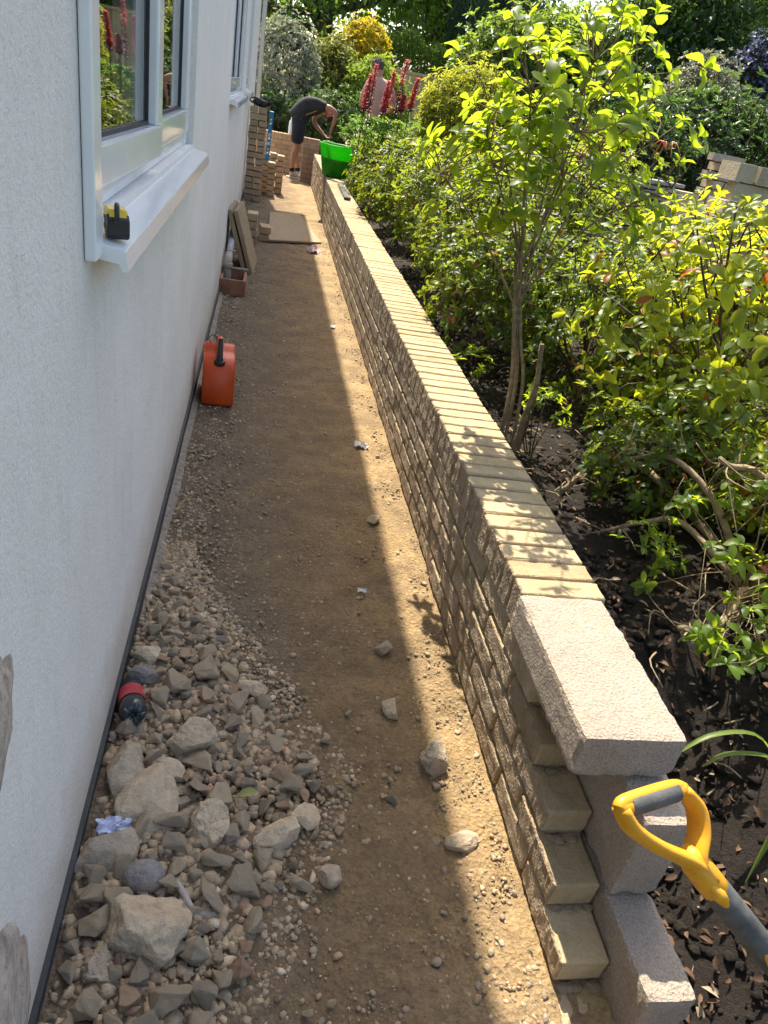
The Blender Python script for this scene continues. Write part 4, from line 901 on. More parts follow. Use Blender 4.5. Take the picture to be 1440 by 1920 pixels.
# ------------------------------------------------------------------ loose bricks
pileB = [gridbrick('loose_brick', (BL, BD, .066), (0, 0, 0), 130 + i, 1, .0012, mats=('brick_pile', 'brick_pile')) for i in range(5)]
paleB = [gridbrick('loose_brick', (BL, BD, .066), (0, 0, 0), 140 + i, 1, .0012, mats=('brick_pale', 'brick_pale')) for i in range(4)]
rq = random.Random(21)
def loose(loc, rz, label, group, ms=pileB, tilt=0):
    return tag(link('loose_brick', rq.choice(ms), None, None, loc, (tilt, 0, rz + rq.uniform(-.03, .03))), label, 'brick', group)
ORD = ['topmost', 'second', 'third', 'fourth', 'fifth', 'sixth', 'seventh', 'eighth', 'ninth', 'tenth', 'eleventh', 'twelfth', 'thirteenth', 'fourteenth', 'lowest']
def nth(i, n): return 'lowest' if i == n - 1 else ORD[i]
for j in range(15):                                                   # tall stack against the house
    z = .036 + j * .0725; x0 = -.235 + .006 * math.sin(j * 1.7); g = 'bricks of the tall stack by the house'
    lab = lambda w: f'{w} brick in the {nth(14 - j, 15)} course counted from the top of the tall stack'
    if j % 3 == 1 or j == 13:
        loose((x0 + .11, 10.26, z), 0, lab('long front'), g); loose((x0 + .11, 10.37, z), 0, lab('hidden rear'), g)
    else:
        loose((x0 + .054, 10.315, z), math.pi / 2, lab('left end-on'), g); loose((x0 + .168, 10.315, z), math.pi / 2, lab('right end-on'), g)
for c, (x, y, n, w) in enumerate(((.10, 11.02, 6, 'nearest'), (.215, 11.42, 7, 'right hand'), (.02, 11.30, 7, 'left hand'), (.11, 11.62, 7, 'rearmost'))):   # low sunny stack
    for j in range(n): loose((x + rq.uniform(-.008, .008), y + rq.uniform(-.01, .01), .036 + j * .0725), math.pi / 2 if j % 2 else math.pi / 2 + .06, f'{nth(n - 1 - j, n)} brick from the top in the {w} pile of the low sunlit stack', 'bricks of the low sunlit stack')
for j in range(4):                                                    # short stack behind the leaning boards
    for x, w in ((-.185, 'left'), (-.068, 'right')): loose((x + rq.uniform(-.004, .004), 7.46, .036 + j * .0715), math.pi / 2, f'{w} brick in the {nth(3 - j, 4)} course from the top of the short stack behind the boards', 'bricks of the short stack')
loose((.055, 7.72, .036), math.pi / 2, 'single brick beside the right foot of the short stack', None); loose((.06, 7.71, .108), math.pi / 2 + .1, 'brick perched on the single one beside the short stack', None)
# pallets at the right
big = [gridbrick('walling_block', (.24, .115, .098), (1, 0, 0), 150 + i, 1, .003, mats=('brick_pale', 'brick_pale')) for i in range(4)]
def wblock(x, y, z, rz, lab, g): return tag(link('walling_block', rq.choice(big), None, None, (x, y, z), (0, 0, rz)), lab, 'block', g)
for j in range(5):
    z = 1.43 - j * .100; off = (0, .06, -.02)[j % 3]
    for i in range(7):
        if j % 2 == 0: wblock(2.66 + i * .118 + rq.uniform(-.003, .003), 4.2 - .03 * i, z, math.pi / 2 - .1 + rq.uniform(-.02, .02), f'{ORD[i] if i else "first"} end-on walling block from the left, {nth(j, 5)} row from the top of the pallet stack', 'walling blocks on the pallet')
        elif i < 4: wblock(2.68 + off + i * .243, 4.14 - .04 * i, z, -.1 + rq.uniform(-.02, .02), f'{ORD[i] if i else "first"} long walling block from the left, {nth(j, 5)} row from the top of the pallet stack', 'walling blocks on the pallet')
simple('pallet_wood', (.33, .24, .14), .9, .3, 14, .4)
def pallet(x, y, z, rz, lab, top):
    root = thing('pallet', lab, 'pallet', (x, y, z), rz)
    for i in range(7): box('slat', (-.5 + i * .15, -.4, .10), (-.5 + i * .15 + .1, .4, .12), M['pallet_wood'], root)
    for yy in (-.38, -.05, .29): box('bearer', (-.5, yy, .0), (.5, yy + .09, .098), M['pallet_wood'], root, .003)
pallet(3.0, 4.25, .78, -.1, 'timber pallet under the pale walling blocks at the right edge', 0)
for i in range(3):
    for j in range(6): wblock(3.02 + i * .13 - .3, 5.2 + j * .0, 1.20 - j * .1, .2 + rq.uniform(-.2, .2), f'{("left", "middle", "right")[i]} walling block, {nth(j, 6)} from the top in the lower heap left of the pallet', 'blocks of the heap beside the pallet')
for j in range(9):
    for i in range(2): loose((3.98 + i * .11 + rq.uniform(-.01, .01), 6.6, 1.52 - j * .0725), math.pi / 2 * (j % 2), f'{("left", "right")[i]} pale brick, {nth(j, 9)} course from the top of the small pillar before the dark shrub', 'bricks of the small pale pillar', paleB)
# slates
simple('slate_grey', (.27, .27, .275), .6, .25, 16, .3, rnd=.3)
def slate(w, d, t, seed):
    bm = bmesh.new(); box_bm(bm, (-w / 2, -d / 2, -t / 2), (w / 2, d / 2, t / 2), .003); return bm_mesh('roof_slate', bm)
sm = [slate(.34, .26, .022, i) for i in range(2)]
for h in sm: h.materials.append(M['slate_grey'])
for j in range(13):
    o = link('roof_slate', sm[j % 2], None, None, (2.52 + rq.uniform(-.035, .035), 4.9 + rq.uniform(-.02, .02), .92 + j * .030), (rq.uniform(-.03, .03), rq.uniform(-.04, .04), rq.uniform(-.15, .15)))
    tag(o, f'{nth(12 - j, 13)} grey slate from the top of the stack half hidden by leaves', 'slate', 'slates in the stack')
blob('slate_heap', (2.52, 4.9, .8), (.3, .25, .14), 5, M['stone_grey'], None, 3, .2); o = bpy.data.objects['slate_heap']; o.name = 'rubble_heap'; tag(o, 'grey rubble heap under the stack of slates', 'rubble')

# ------------------------------------------------------------------ site objects
# green flexible tub on the coping
k = NT('green_tub_plastic'); c = k.ramp(k.noise(14, 6, .7), [(.35, (.03, .30, .012)), (.6, (.055, .46, .02))])
mp = k.n('Mapping'); k.l(k.co(), mp.inputs[0]); mp.inputs['Scale'].default_value = (3, 3, .4)
c = k.mix(k.math('MULTIPLY', k.ramp(k.noise(16, 5, .7, mp.outputs[0]), [(.55, (0, 0, 0)), (.72, (1, 1, 1))]), .45), c, (.24, .24, .1))
k.set(c, .45); tr = k.n('BsdfTranslucent'); tr.inputs[0].default_value = (.07, .75, .02, 1); mx = k.n('MixShader'); mx.inputs[0].default_value = .42
k.l(k.p.outputs[0], mx.inputs[1]); k.l(tr.outputs[0], mx.inputs[2]); k.l(mx.outputs[0], k.out.inputs[0]); M['tub'] = k.m
tub = thing('flexible_tub', 'bright green flexible builder\'s tub standing on the wall', 'tub', (.885, 9.95, .4895))
lathe('body', [(.0, .0), (.150, .0), (.162, .006), (.20, .18), (.232, .345), (.244, .352), (.246, .362), (.238, .366), (.226, .36), (.195, .18), (.155, .012), (0, .01)], M['tub'], tub, sides=40)
for s in (-1, 1):
    a = s * math.pi / 2 + .5; c_, s_ = math.cos(a), math.sin(a); q = lambda u, rr_, z: (rr_ * c_ - u * s_, rr_ * s_ + u * c_, z)
    tube('handle', [q(-.075, .236, .355), q(-.06, .252, .366), q(0, .262, .372), q(.06, .252, .366), q(.075, .236, .355)], .010, M['tub'], tub, 8, 18)
lathe('wet_mortar', [(.0, .215), (.12, .22), (.203, .205), (.2, .19), (0, .19)], M['mortar'], tub)
simple('trowel_steel', (.45, .45, .46), .35, .2, 30, 0, 1.0); simple('handle_wood', (.42, .25, .12), .6, .2, 20)
tw_ = thing('trowel', 'trowel with wooden handle sticking out of the green tub', 'trowel', (.80, 9.86, .70)); tube('handle', [(0, 0, 0), (-.06, -.04, .18)], [.014, .018, .013], M['handle_wood'], tw_, 8, 8); tube('shank', [(0, 0, 0), (.03, .02, -.08)], .006, M['trowel_steel'], tw_, 6)
prism('blade', [(.02, .0), (.10, .02), (.09, .08), (.02, .05)], 2, -.1, -.098, M['trowel_steel'], tw_)
simple('dark_bar', (.10, .10, .11), .35, .2, 22)
br_ = thing('metal_straightedge', 'dark grey metal bar lying on the coping before the green tub', 'tool', (.872, 8.52, .489), -.022)
box('bar', (-.03, -.62, 0), (.03, .62, .022), M['dark_bar'], br_, .003); box('end_cap', (-.034, -.665, .0), (.034, -.621, .026), M['plinth_black'], br_, .004)
tag(blob('mortar_dab', (.86, 9.42, .492), (.06, .05, .02), 3, M['brick_pale'], None, 3, .3), 'pale dab of mortar on the coping under the tub', 'mortar')
simple('sponge', (.66, .46, .1), .9, .2, 60, .8); tag(box('sponge', (.87, 9.24, .4895), (.95, 9.34, .512), M['sponge'], None, .006), 'small yellow sponge at the foot of the green tub', 'sponge')
# tape measure on the sill
simple('tape_yellow', (.75, .55, .03), .35, .05); simple('black_rubber', (.018, .018, .02), .45, .2)
tp = thing('tape_measure', 'yellow and black tape measure on the near window sill', 'tape measure', (-.222, 1.245, 1.1515), 3.5)
prism('case', [(-.020, .0), (.020, .0), (.024, .006), (.024, .028), (.014, .042), (-.014, .044), (-.022, .036), (-.024, .006)], 0, -.015, .015, M['tape_yellow'], tp, .002)
prism('grip', [(.0, -.0006), (.0205, -.0006), (.0255, .006), (.0255, .028), (.016, .037), (.004, .032)], 0, -.0165, .0165, M['black_rubber'], tp, .0015)
box('logo_panel', (.0151, -.018, .010), (.0156, -.004, .030), M['black_rubber'], tp); box('logo_panel', (.0157, -.014, .018), (.016, -.008, .024), M['tape_yellow'], tp)
tube('wrist_strap', [(0, .012, .042), (.004, .03, .052), (.006, .042, .038), (.004, .036, .024)], .004, M['black_rubber'], tp, 7, 14); box('hook', (-.008, -.031, .001), (.008, -.024, .007), M['trowel_steel'], tp)
# fuel can
k = NT('orange_can_plastic'); c = k.ramp(k.noise(12, 5, .65), [(.3, (.56, .062, .007)), (.7, (.70, .095, .010))])
c = k.mix(k.math('MULTIPLY', k.ramp(k.noise(35, 6, .75), [(.58, (0, 0, 0)), (.74, (1, 1, 1))]), .4), c, (.16, .06, .03)); M['can'] = k.set(c, .42, None, Subsurface_Weight=.08)
fc = thing('fuel_can', 'dirty orange plastic fuel can with black spout by the house wall', 'fuel can', (-.135, 3.42, .004), .06)
bm = bmesh.new()
prof = [(-.12, 0), (.115, 0), (.12, .02), (.12, .225), (.10, .25), (.045, .25), (.03, .232), (-.04, .232), (-.075, .222), (-.12, .185), (-.125, .02)]
lay = [(-.076, .86), (-.070, 1), (.070, 1), (.076, .86)]
rings = []
for x, s in lay: rings.append([bm.verts.new((x, a * (s if s == 1 else .95), .12 + (b - .12) * (1 if s == 1 else .96))) for a, b in prof])
for a, b in zip(rings, rings[1:]):
    for i in range(len(prof)): bm.faces.new((a[i], a[(i + 1) % len(prof)], b[(i + 1) % len(prof)], b[i]))
bm.faces.new(rings[0]); bm.faces.new(rings[-1][::-1]); bmesh.ops.bevel(bm, geom=list(bm.edges), offset=.006, segments=2, affect='EDGES')
link('body', bm_mesh('body', bm, True), M['can'], fc)
tube('handle', [(0, -.045, .235), (0, -.025, .27), (0, .03, .285), (0, .075, .268), (0, .085, .245)], .015, M['can'], fc, 10, 18)
tube('spout', [(0, -.088, .205), (0, -.092, .232), (0, -.075, .262), (0, -.045, .30), (0, -.04, .312)], [.022, .015, .012, .011, .010], M['black_rubber'], fc, 12, 16)
lathe('cap_ring', [(.0, .0), (.026, .0), (.027, .016), (.022, .022), (0, .022)], M['black_rubber'], fc, (0, -.088, .2))
lathe('vent_cap', [(0, 0), (.017, 0), (.018, .016), (.013, .02), (0, .02)], M['black_rubber'], fc, (.0, .10, .252)); tube('cap_tether', [(-.01, .1, .27), (-.04, .09, .285), (-.055, .06, .27), (-.04, .04, .26)], .0025, M['black_rubber'], fc, 6, 14)
for s in (-1, 1): box('side_groove', (s * .0765 - .001, -.03, .03), (s * .0765 + .001, .05, .035), M['black_rubber'], fc)
# gully hopper with pipe
simple('terracotta', (.30, .145, .085), .85, .25, 20, .4); simple('grey_pipe', (.50, .51, .52), .4, .12, 14); simple('grey_pipe_dusty', (.36, .32, .27), .8, .2, 24)
gy = thing('drain_hopper', 'terracotta drain hopper box under the grey waste pipe', 'drain', (-.155, 5.55, .0))
bm = bmesh.new()
for lo, hi in (((-.095, -.17, 0), (.095, -.148, .115)), ((-.095, .148, 0), (.095, .17, .115)), ((-.095, -.1475, 0), (-.073, .1475, .1149)), ((.073, -.1475, 0), (.095, .1475, .1149))): box_bm(bm, lo, hi, .004)
link('box', bm_mesh('box', bm), M['terracotta'], gy); box('silt', (-.072, -.147, .002), (.072, .147, .045), M['footing'], gy); box('rim', (-.1, .14, .1155), (.1, .178, .132), M['footing'], gy, .004)
wp = thing('waste_pipe', 'pale grey plastic waste pipe running along the house into the hopper', 'pipe', (-.205, 5.6, 0)); tube('pipe', [(-.015, 1.75, .36), (-.005, .95, .285), (0, .12, .205)], .024, M['grey_pipe'], wp, 14)
tube('elbow', [(0, .16, .212), (0, .04, .20), (0, .0, .165), (0, .0, .05)], .029, M['grey_pipe_dusty'], wp, 14, 14); lathe('collar', [(.0, .0), (.035, .0), (.036, .035), (.03, .04), (0, .04)], M['grey_pipe_dusty'], wp, (0, 0, .145)); tube('seal_ring', [(0, .15, .2105), (0, .162, .2115)], .031, M['black_rubber'], wp, 14)
# boards
k = NT('site_board'); mp = k.n('Mapping'); k.l(k.co(), mp.inputs[0]); mp.inputs['Scale'].default_value = (9, 1.2, 3)
c = k.ramp(k.noise(5, 7, .7, mp.outputs[0]), [(.3, (.26, .185, .105)), (.7, (.40, .295, .175))]); c = k.mix(k.math('MULTIPLY', k.noise(11, 5), .5), c, (.36, .28, .18)); M['board'] = k.set(c, .85, k.bump(k.noise(40, 5, .7, mp.outputs[0]), .4, .003))
def leaning(x0, lab):
    o = box('board', (-.017, 0, 0), (.017, .56, .50), M['board'], None, .003); o.name = 'site_board'; o.location = (x0, 6.1, .0); o.rotation_euler = (0, -.32, -.05); return tag(o, lab, 'board', None)
leaning(-.035, 'thick worn board leaning on the house, nearer the path'); leaning(-.085, 'second thick board leaning behind the first one')
o = prism('site_board', [(.10, 7.58), (.655, 7.9), (.475, 9.62), (.112, 9.36)], 2, .012, .032, M['board'], None, .002); tag(o, 'sandy plywood sheet lying flat across the path', 'board')
# blue spirit level, black bag on the tall stack
simple('level_blue', (.02, .27, .66), .3, .08); simple('bag_black', (.02, .02, .025), .6, .4, 40, .6); simple('white_label', (.8, .8, .78), .5)
lv = thing('spirit_level', 'bright blue spirit level standing up beside the tall brick stack', 'spirit level', (.025, 10.98, .445)); lv.rotation_euler = (.42, -.01, .06)
bm = bmesh.new(); h_ = .66
for lo, hi in (((-.026, -.012, 0), (.026, .012, .10)), ((-.026, -.012, .1), (-.012, .012, .17)), ((.012, -.012, .1), (.026, .012, .17)), ((-.026, -.012, .17), (.026, .012, .30)), ((-.026, -.012, .30), (-.013, .012, .38)), ((.013, -.012, .30), (.026, .012, .38)), ((-.026, -.012, .38), (.026, .012, .5)), ((-.026, -.012, .5), (-.012, .012, .57)), ((.012, -.012, .5), (.026, .012, .57)), ((-.026, -.012, .57), (.026, .012, h_))): box_bm(bm, lo, hi)
link('bar', bm_mesh('bar', bm), M['level_blue'], lv); box('label', (-.02, -.0128, .22), (.014, -.0121, .262), M['white_label'], lv)
for z in (.115, .515): lathe('vial', [(0, 0), (.011, 0), (.011, .04), (0, .04)], M['tape_yellow'], lv, (0, 0, z), 12)
bg_ = thing('tool_bag', 'black cordless tool and strap lying on top of the tall brick stack', 'tool', (-.11, 10.32, 1.088)); o = blob('body', (0, 0, .045), (.10, .07, .045), 8, M['bag_black'], bg_, 3, .25); tube('strap', [(-.1, -.02, .03), (-.14, -.05, .07), (-.06, -.08, .09), (.03, -.08, .05)], .009, M['bag_black'], bg_, 8, 16); lathe('chuck', [(0, 0), (.028, 0), (.026, .05), (.016, .08), (0, .08)], M['bag_black'], bg_, (.1, -.03, .05)).rotation_euler = (1.3, 0, .6)
# water bottle on the return wall
simple('clear_plastic', (.62, .68, .72), .2); lathe('water_bottle', [(0, 0), (.04, .0), (.042, .02), (.042, .17), (.03, .21), (.014, .23), (.014, .26), (0, .26)], M['clear_plastic'], None, (.40, 14.40, .632)); tag(bpy.data.objects['water_bottle'], 'clear plastic water bottle on the return wall behind the bending worker', 'bottle')
# drinks bottle in the rubble
simple('bottle_dark', (.035, .04, .045), .18, .3, 20); simple('label_red', (.42, .04, .05), .4, .4, 30)
bt = thing('drinks_bottle', 'crushed dark plastic drinks bottle with red label in the rubble', 'bottle', (-.190, 1.235, .088)); bt.rotation_euler = (math.radians(-112), 0, .2)
lathe('body', [(0, .008), (.014, .0), (.027, .004), (.032, .018), (.032, .05), (.0315, .051), (.0315, .12), (.032, .13), (.030, .16), (.014, .19), (.013, .21), (0, .21)], M['bottle_dark'], bt, sides=24); lathe('label', [(.0322, .055), (.0326, .06), (.0326, .112), (.0322, .117)], M['label_red'], bt, sides=24)
for i in range(5): a = i * 1.2566; tube('base_lobe', [(.006 * math.cos(a), .006 * math.sin(a), .006), (.018 * math.cos(a), .018 * math.sin(a), -.003), (.026 * math.cos(a), .026 * math.sin(a), .004)], .005, M['bottle_dark'], bt, 6, 8)
def scrap(name, label, cat, loc, size, mat, seed, rot=(0, 0, 0)):
    bm = bmesh.new(); bmesh.ops.create_grid(bm, x_segments=9, y_segments=9, size=.5)
    for v in bm.verts:
        c = v.co.copy(); v.co = Vector((c.x * size[0], c.y * size[1], size[2] * (noise.noise(c * 3.3 + Vector((seed, 0, 0))) + .6 * noise.noise(c * 8 + Vector((0, seed, 0))))))
        v.co.x += .12 * size[0] * noise.noise(c * 4 + Vector((seed, 5, 0)))
    g = bmesh.ops.solidify(bm, geom=list(bm.faces), thickness=.0006); return tag(link(name, bm_mesh(name, bm), mat, None, loc, rot), label, cat)
simple('paper_blue', (.55, .60, .78), .6, .1); simple('wrapper_white', (.78, .76, .74), .35, .1)
scrap('paper_scrap', 'crumpled blue white scrap of paper among the rubble', 'paper', (-.185, .965, .066), (.062, .034, .016), M['paper_blue'], 2, (.2, 0, .3))
k = NT('packet_print'); c = k.ramp(k.noise(28, 2), [(.46, (.8, .78, .76)), (.52, (.62, .05, .08)), (.6, (.8, .78, .76))]); M['packet'] = k.set(c, .3)
scrap('crisp_packet', 'white and red snack packet on the path by the plywood sheet', 'packet', (.555, 7.42, .035), (.12, .2, .05), M['packet'], 6, (0, 0, .2))
scrap('plastic_scrap', 'white plastic scrap on the shadow edge halfway along the path', 'plastic', (.555, 3.0, .02), (.065, .05, .02), M['wrapper_white'], 9)
for i, (x, y, s, lab) in enumerate(((.435, 1.87, .03, 'small white flake on the shaded path'), (.56, 4.9, .05, 'pale dry leaf on the sunny strip by the wall'), (.10, .80, .022, 'white paper flake lying on the path right of the big mortar boulder'))): scrap('litter_flake', lab, 'litter', (x, y, .016), (s, s * .6, .008), M['wrapper_white'], 20 + i, (0, 0, i * 1.3))
simple('leaf_yellowed', (.20, .20, .05), .6, .2)
for i, (x, y, a, lab) in enumerate(((.058, 1.055, .3, 'yellowing leaf lying in the rubble'), (.10, .90, 1.2, 'green brown leaf on the path beside the rubble'), (.02, .68, 2.2, 'brown leaf at the lower end of the rubble'))):
    V = LEAF8.copy(); V[:, 1] *= .25; o = link('fallen_leaf', from_arrays('fallen_leaf', V * .05, [LEAF8_T, LEAF8_Q], True), M['leaf_yellowed'], None, (x, y, .034 if i == 0 else .016), (.1, -.1, a)); tag(o, lab, 'leaf')
tube('plastic_tube', [(-.055, .86, .035), (-.035, .83, .045), (-.01, .80, .03), (.03, .80, .02)], .007, M['grey_pipe_dusty'], None, 8, 14); tag(bpy.data.objects['plastic_tube'], 'short curved grey brown tube among the rubble', 'tube')

# spade leaning in the trench
k = NT('spade_yellow'); c = k.ramp(k.noise(18, 5), [(.3, (.70, .31, .010)), (.7, (.80, .38, .014))]); c = k.mix(k.math('MULTIPLY', k.ramp(k.noise(55, 6, .75), [(.56, (0, 0, 0)), (.72, (1, 1, 1))]), .55), c, (.30, .17, .06)); M['spade_yellow'] = k.set(c, k.ramp(k.noise(40, 5), [(.3, (.3, .3, .3)), (.7, (.6, .6, .6))]), k.bump(k.noise(120, 4), .15, .002)); simple('spade_grey', (.085, .083, .078), .65, .45, 26, .35)
DA, DB, DJ, DS = (np.array(q) for q in ((.574, .594, .61), (.699, .635, .60), (.718, .564, .52), (.872, .502, .38)))
ax = unit(DS - DJ); tip = DS + ax * .34
spd = thing('spade', 'garden spade with yellow D handle and grey shaft leaning in the trench', 'spade', tuple(DS + ax * .5)); SO = np.array(spd.location); q = lambda p: np.asarray(p) - SO
gu = unit(DB - DA)
mid = (DA + DB) / 2; arm = lambda e, s: curve_pts([q(e), q(e * .72 + DJ * .28 + s * gu * .022), q(e * .40 + DJ * .60 + s * gu * .020), q(DJ + s * gu * .006 - ax * .01), q(DJ + ax * .03)], 20)
dn_ = unit(np.cross(gu, ax)); SQ = (dn_, 1.35, .72)
tb = Tubes(); tb.add(arm(DA, -1), np.interp(np.linspace(0, 1, 20), [0, .2, .6, 1], [.0125, .014, .0155, .017]), 12, SQ); tb.add(arm(DB, 1), np.interp(np.linspace(0, 1, 20), [0, .2, .6, 1], [.0125, .014, .0155, .017]), 12, SQ)
tb.add(np.array([q(DA - gu * .006), q(DA), q(mid), q(DB), q(DB + gu * .006)]), [.008, .0125, .0135, .0125, .008], 12)
d_ = tb.build('d_handle', 'spade_yellow', spd)
up_ = unit(mid - DJ)
tube('handle_bar', [q(DA - gu * .004), q(DA + gu * .012 + up_ * .009), q(mid + up_ * .011), q(DB - gu * .012 + up_ * .009), q(DB + gu * .004)], [.010, .0105, .0105, .0105, .010], 'spade_yellow', spd, 12, 16)
tube('grip', [q(DA + gu * .014), q(DA + gu * .016), q(mid), q(DB - gu * .016), q(DB - gu * .014)], [.0125, .0150, .0155, .0150, .0125], 'spade_grey', spd, 16)
tube('socket', [q(DJ - ax * .03), q(DJ - ax * .005), q(DJ + ax * .04), q(DJ + ax * .075)], [.014, .0215, .0225, .0205], 'spade_yellow', spd, 16)
tube('shaft', [q(DJ + ax * .045), q(DJ + ax * .055), q(DS), q(tip)], [.018, .0225, .0225, .020], 'spade_grey', spd, 18)
sn = unit(np.cross(ax, gu)); side = -sn if sn[2] < 0 else sn
for a, b in ((.03, .085), (.19, .26)): tube('yellow_inlay', [q(DJ + ax * a + side * .012 - gu * .012), q(DJ + ax * (a + b) / 2 + side * .015 - gu * .013), q(DJ + ax * b + side * .012 - gu * .012)], [.006, .0115, .006], 'spade_yellow', spd, 10, 12)
e1 = unit(np.cross(ax, (0, 0, 1))); e2 = np.cross(e1, ax); V = []; F = []
for i in range(9):
    t = i / 8; w = .085 * (1 if t < .75 else (1 - ((t - .75) / .25) ** 2 * .55))
    for u in (-1, -.5, 0, .5, 1): V.append(q(tip + ax * (.0 + .24 * t) + e1 * w * u + e2 * .018 * u * u))
for i in range(8):
    for j in range(4): F.append((i * 5 + j, i * 5 + j + 1, i * 5 + j + 6, i * 5 + j + 5))
link('blade', from_arrays('blade', np.array(V), [np.array(F)], True), M['trowel_steel'], spd)

# ------------------------------------------------------------------ people
def skin_mesh(name, verts, edges, rad, sub=2):
    me = bpy.data.meshes.new(name); me.from_pydata([tuple(v) for v in verts], edges, []); o = bpy.data.objects.new(name, me); COL.objects.link(o)
    o.modifiers.new('skin', 'SKIN')
    sk = me.skin_vertices[0].data if me.skin_vertices else None
    if sk is None:
        bm = bmesh.new(); bm.from_mesh(me); bm.verts.layers.skin.verify(); bm.to_mesh(me); bm.free(); sk = me.skin_vertices[0].data
    for i, r_ in enumerate(rad):
        sk[i].radius = r_ if isinstance(r_, tuple) else (r_, r_); sk[i].use_root = i == 0
    m = o.modifiers.new('sub', 'SUBSURF'); m.levels = sub; m.render_levels = sub
    dg = bpy.context.evaluated_depsgraph_get(); res = bpy.data.meshes.new_from_object(o.evaluated_get(dg)); bpy.data.objects.remove(o)
    for p in res.polygons: p.use_smooth = True
    res.name = name; return res
class Fig:
    def __init__(self): self.v = []; self.e = []; self.r = []
    def p(self, co, r, prev=None):
        self.v.append(co); self.r.append(r); i = len(self.v) - 1
        if prev is not None: self.e.append((prev, i))
        return i
    def chain(self, start, pts):
        i = start
        for co, r in pts: i = self.p(co, r, i)
        return i
    def build(self, name, mat, parent, sub=2, off=(0, 0, 0)):
        o = link(name, skin_mesh(name, [np.array(v) - np.array(off) for v in self.v], self.e, self.r, sub), mat, parent); return o
def hand(f, w, at, d, side, s=1.0):
    """palm and five curled fingers growing from wrist index w"""
    at = np.array(at, float); d = unit(np.array(d, float)); side = unit(np.array(side, float)); nrm = np.cross(d, side)
    pm = f.p(tuple(at + d * .045 * s), (.030 * s, .017 * s), w)
    for i, (u, l) in enumerate(((-.027, .062), (-.009, .075), (.009, .07), (.027, .052))):
        b = at + d * .085 * s + side * u * s; k1 = f.p(tuple(b), .0095 * s, pm); k2 = f.p(tuple(b + d * l * .5 * s + nrm * .012 * s), .0088 * s, k1); f.p(tuple(b + d * l * .8 * s + nrm * .038 * s), .0075 * s, k2)
    t1 = f.p(tuple(at + d * .035 * s + side * .04 * s), .0105 * s, pm); f.p(tuple(at + d * .075 * s + side * .055 * s + nrm * .02 * s), .009 * s, t1)
simple('skin_tan', (.42, .215, .14), .55, .12, 30); simple('skin_fair', (.55, .31, .225), .5, .1, 25); simple('tee_black', (.022, .025, .028), .9, .25, 9, 1.0); simple('shorts_navy', (.02, .022, .034), .9, .2, 30)
simple('sock_black', (.012, .012, .014), .9); simple('shoe_beige', (.42, .34, .28), .8, .2, 40); simple('hair_grey', (.14, .105, .08), .8, .5, 90, .8); simple('hair_dark', (.03, .02, .015), .8, .4, 90, .6); simple('print_gold', (.42, .27, .06), .7); simple('sole_white', (.7, .68, .64), .6)
# worker bending over the end of the wall, seen from his right side
pr = thing('person', 'worker in black T-shirt and dark shorts bending down over the wall end', 'person', (.52, 13.75, .006)); O = (.52, 13.75, .006)
f = Fig(); pel = f.p((.50, 13.75, .93), (.095, .105)); sp1 = f.p((.56, 13.75, 1.06), (.10, .12), pel); sp2 = f.p((.67, 13.75, 1.15), (.105, .13), sp1); sp3 = f.p((.80, 13.75, 1.185), (.108, .14), sp2); nk = f.p((.93, 13.75, 1.14), (.06, .06), sp3)
h1 = f.p((.975, 13.75, 1.085), (.085, .07), nk); h2 = f.p((1.005, 13.75, 1.01), (.095, .075), h1); f.p((1.0, 13.75, .955), (.06, .05), h2); f.p((.915, 13.75, .99), .014, h2)
for s in (-1, 1): f.p((.97, 13.75 + s * .085, 1.03), .016, h1)
for s, kx, fx in ((-1, .50, .47), (1, .53, .57)):
    y = 13.75 + s * .10; an = f.chain(pel, [((.505, y, .85), .078), ((kx - .005, y, .66), .072), ((kx, y, .50), .060), ((kx - .03, y, .36), .058), ((fx - .01, y, .20), .042), ((fx, y, .09), .036)]); f.chain(an, [((fx + .06, y, .05), .036), ((fx + .15, y, .035), .03)])
sh = f.p((.87, 13.60, 1.16), .062, sp3); e_ = f.chain(sh, [((.98, 13.55, 1.17), .050), ((1.09, 13.53, 1.12), .042), ((1.08, 13.55, .99), .038), ((1.05, 13.6, .87), .027)]); hand(f, e_, (1.05, 13.6, .87), (-.15, .2, -1), (.3, 1, 0))
sh = f.p((.87, 13.90, 1.16), .062, sp3); e_ = f.chain(sh, [((.82, 13.95, 1.05), .05), ((.75, 13.95, .93), .042), ((.83, 13.9, .84), .038), ((.93, 13.84, .76), .027)]); hand(f, e_, (.93, 13.84, .76), (.8, -.3, -.5), (.3, 1, 0))
f.build('body', M['skin_tan'], pr, 2, O)
g = Fig(); a_0 = g.p((.478, 13.75, .885), (.168, .195)); a = g.p((.50, 13.75, .965), (.166, .192), a_0); b = g.p((.56, 13.75, 1.065), (.143, .172), a); c_ = g.p((.67, 13.75, 1.155), (.142, .18), b); d_ = g.p((.80, 13.75, 1.19), (.138, .185), c_); g.p((.885, 13.75, 1.165), (.085, .10), d_)
g.chain(d_, [((.87, 13.60, 1.165), .082), ((.955, 13.56, 1.175), .072)]); g.chain(d_, [((.87, 13.90, 1.16), .082), ((.835, 13.945, 1.085), .072)]); g.build('t_shirt', M['tee_black'], pr, 2, O)
g = Fig(); a0 = g.p((.515, 13.75, .995), (.142, .166)); a = g.p((.50, 13.75, .93), (.146, .168), a0)
for s, kx in ((-1, .50), (1, .53)): g.chain(a, [((.505, 13.75 + s * .10, .85), .118), ((kx - .003, 13.75 + s * .105, .68), .108), ((kx - .002, 13.75 + s * .105, .52), .102)])
g.build('shorts', M['shorts_navy'], pr, 2, O)
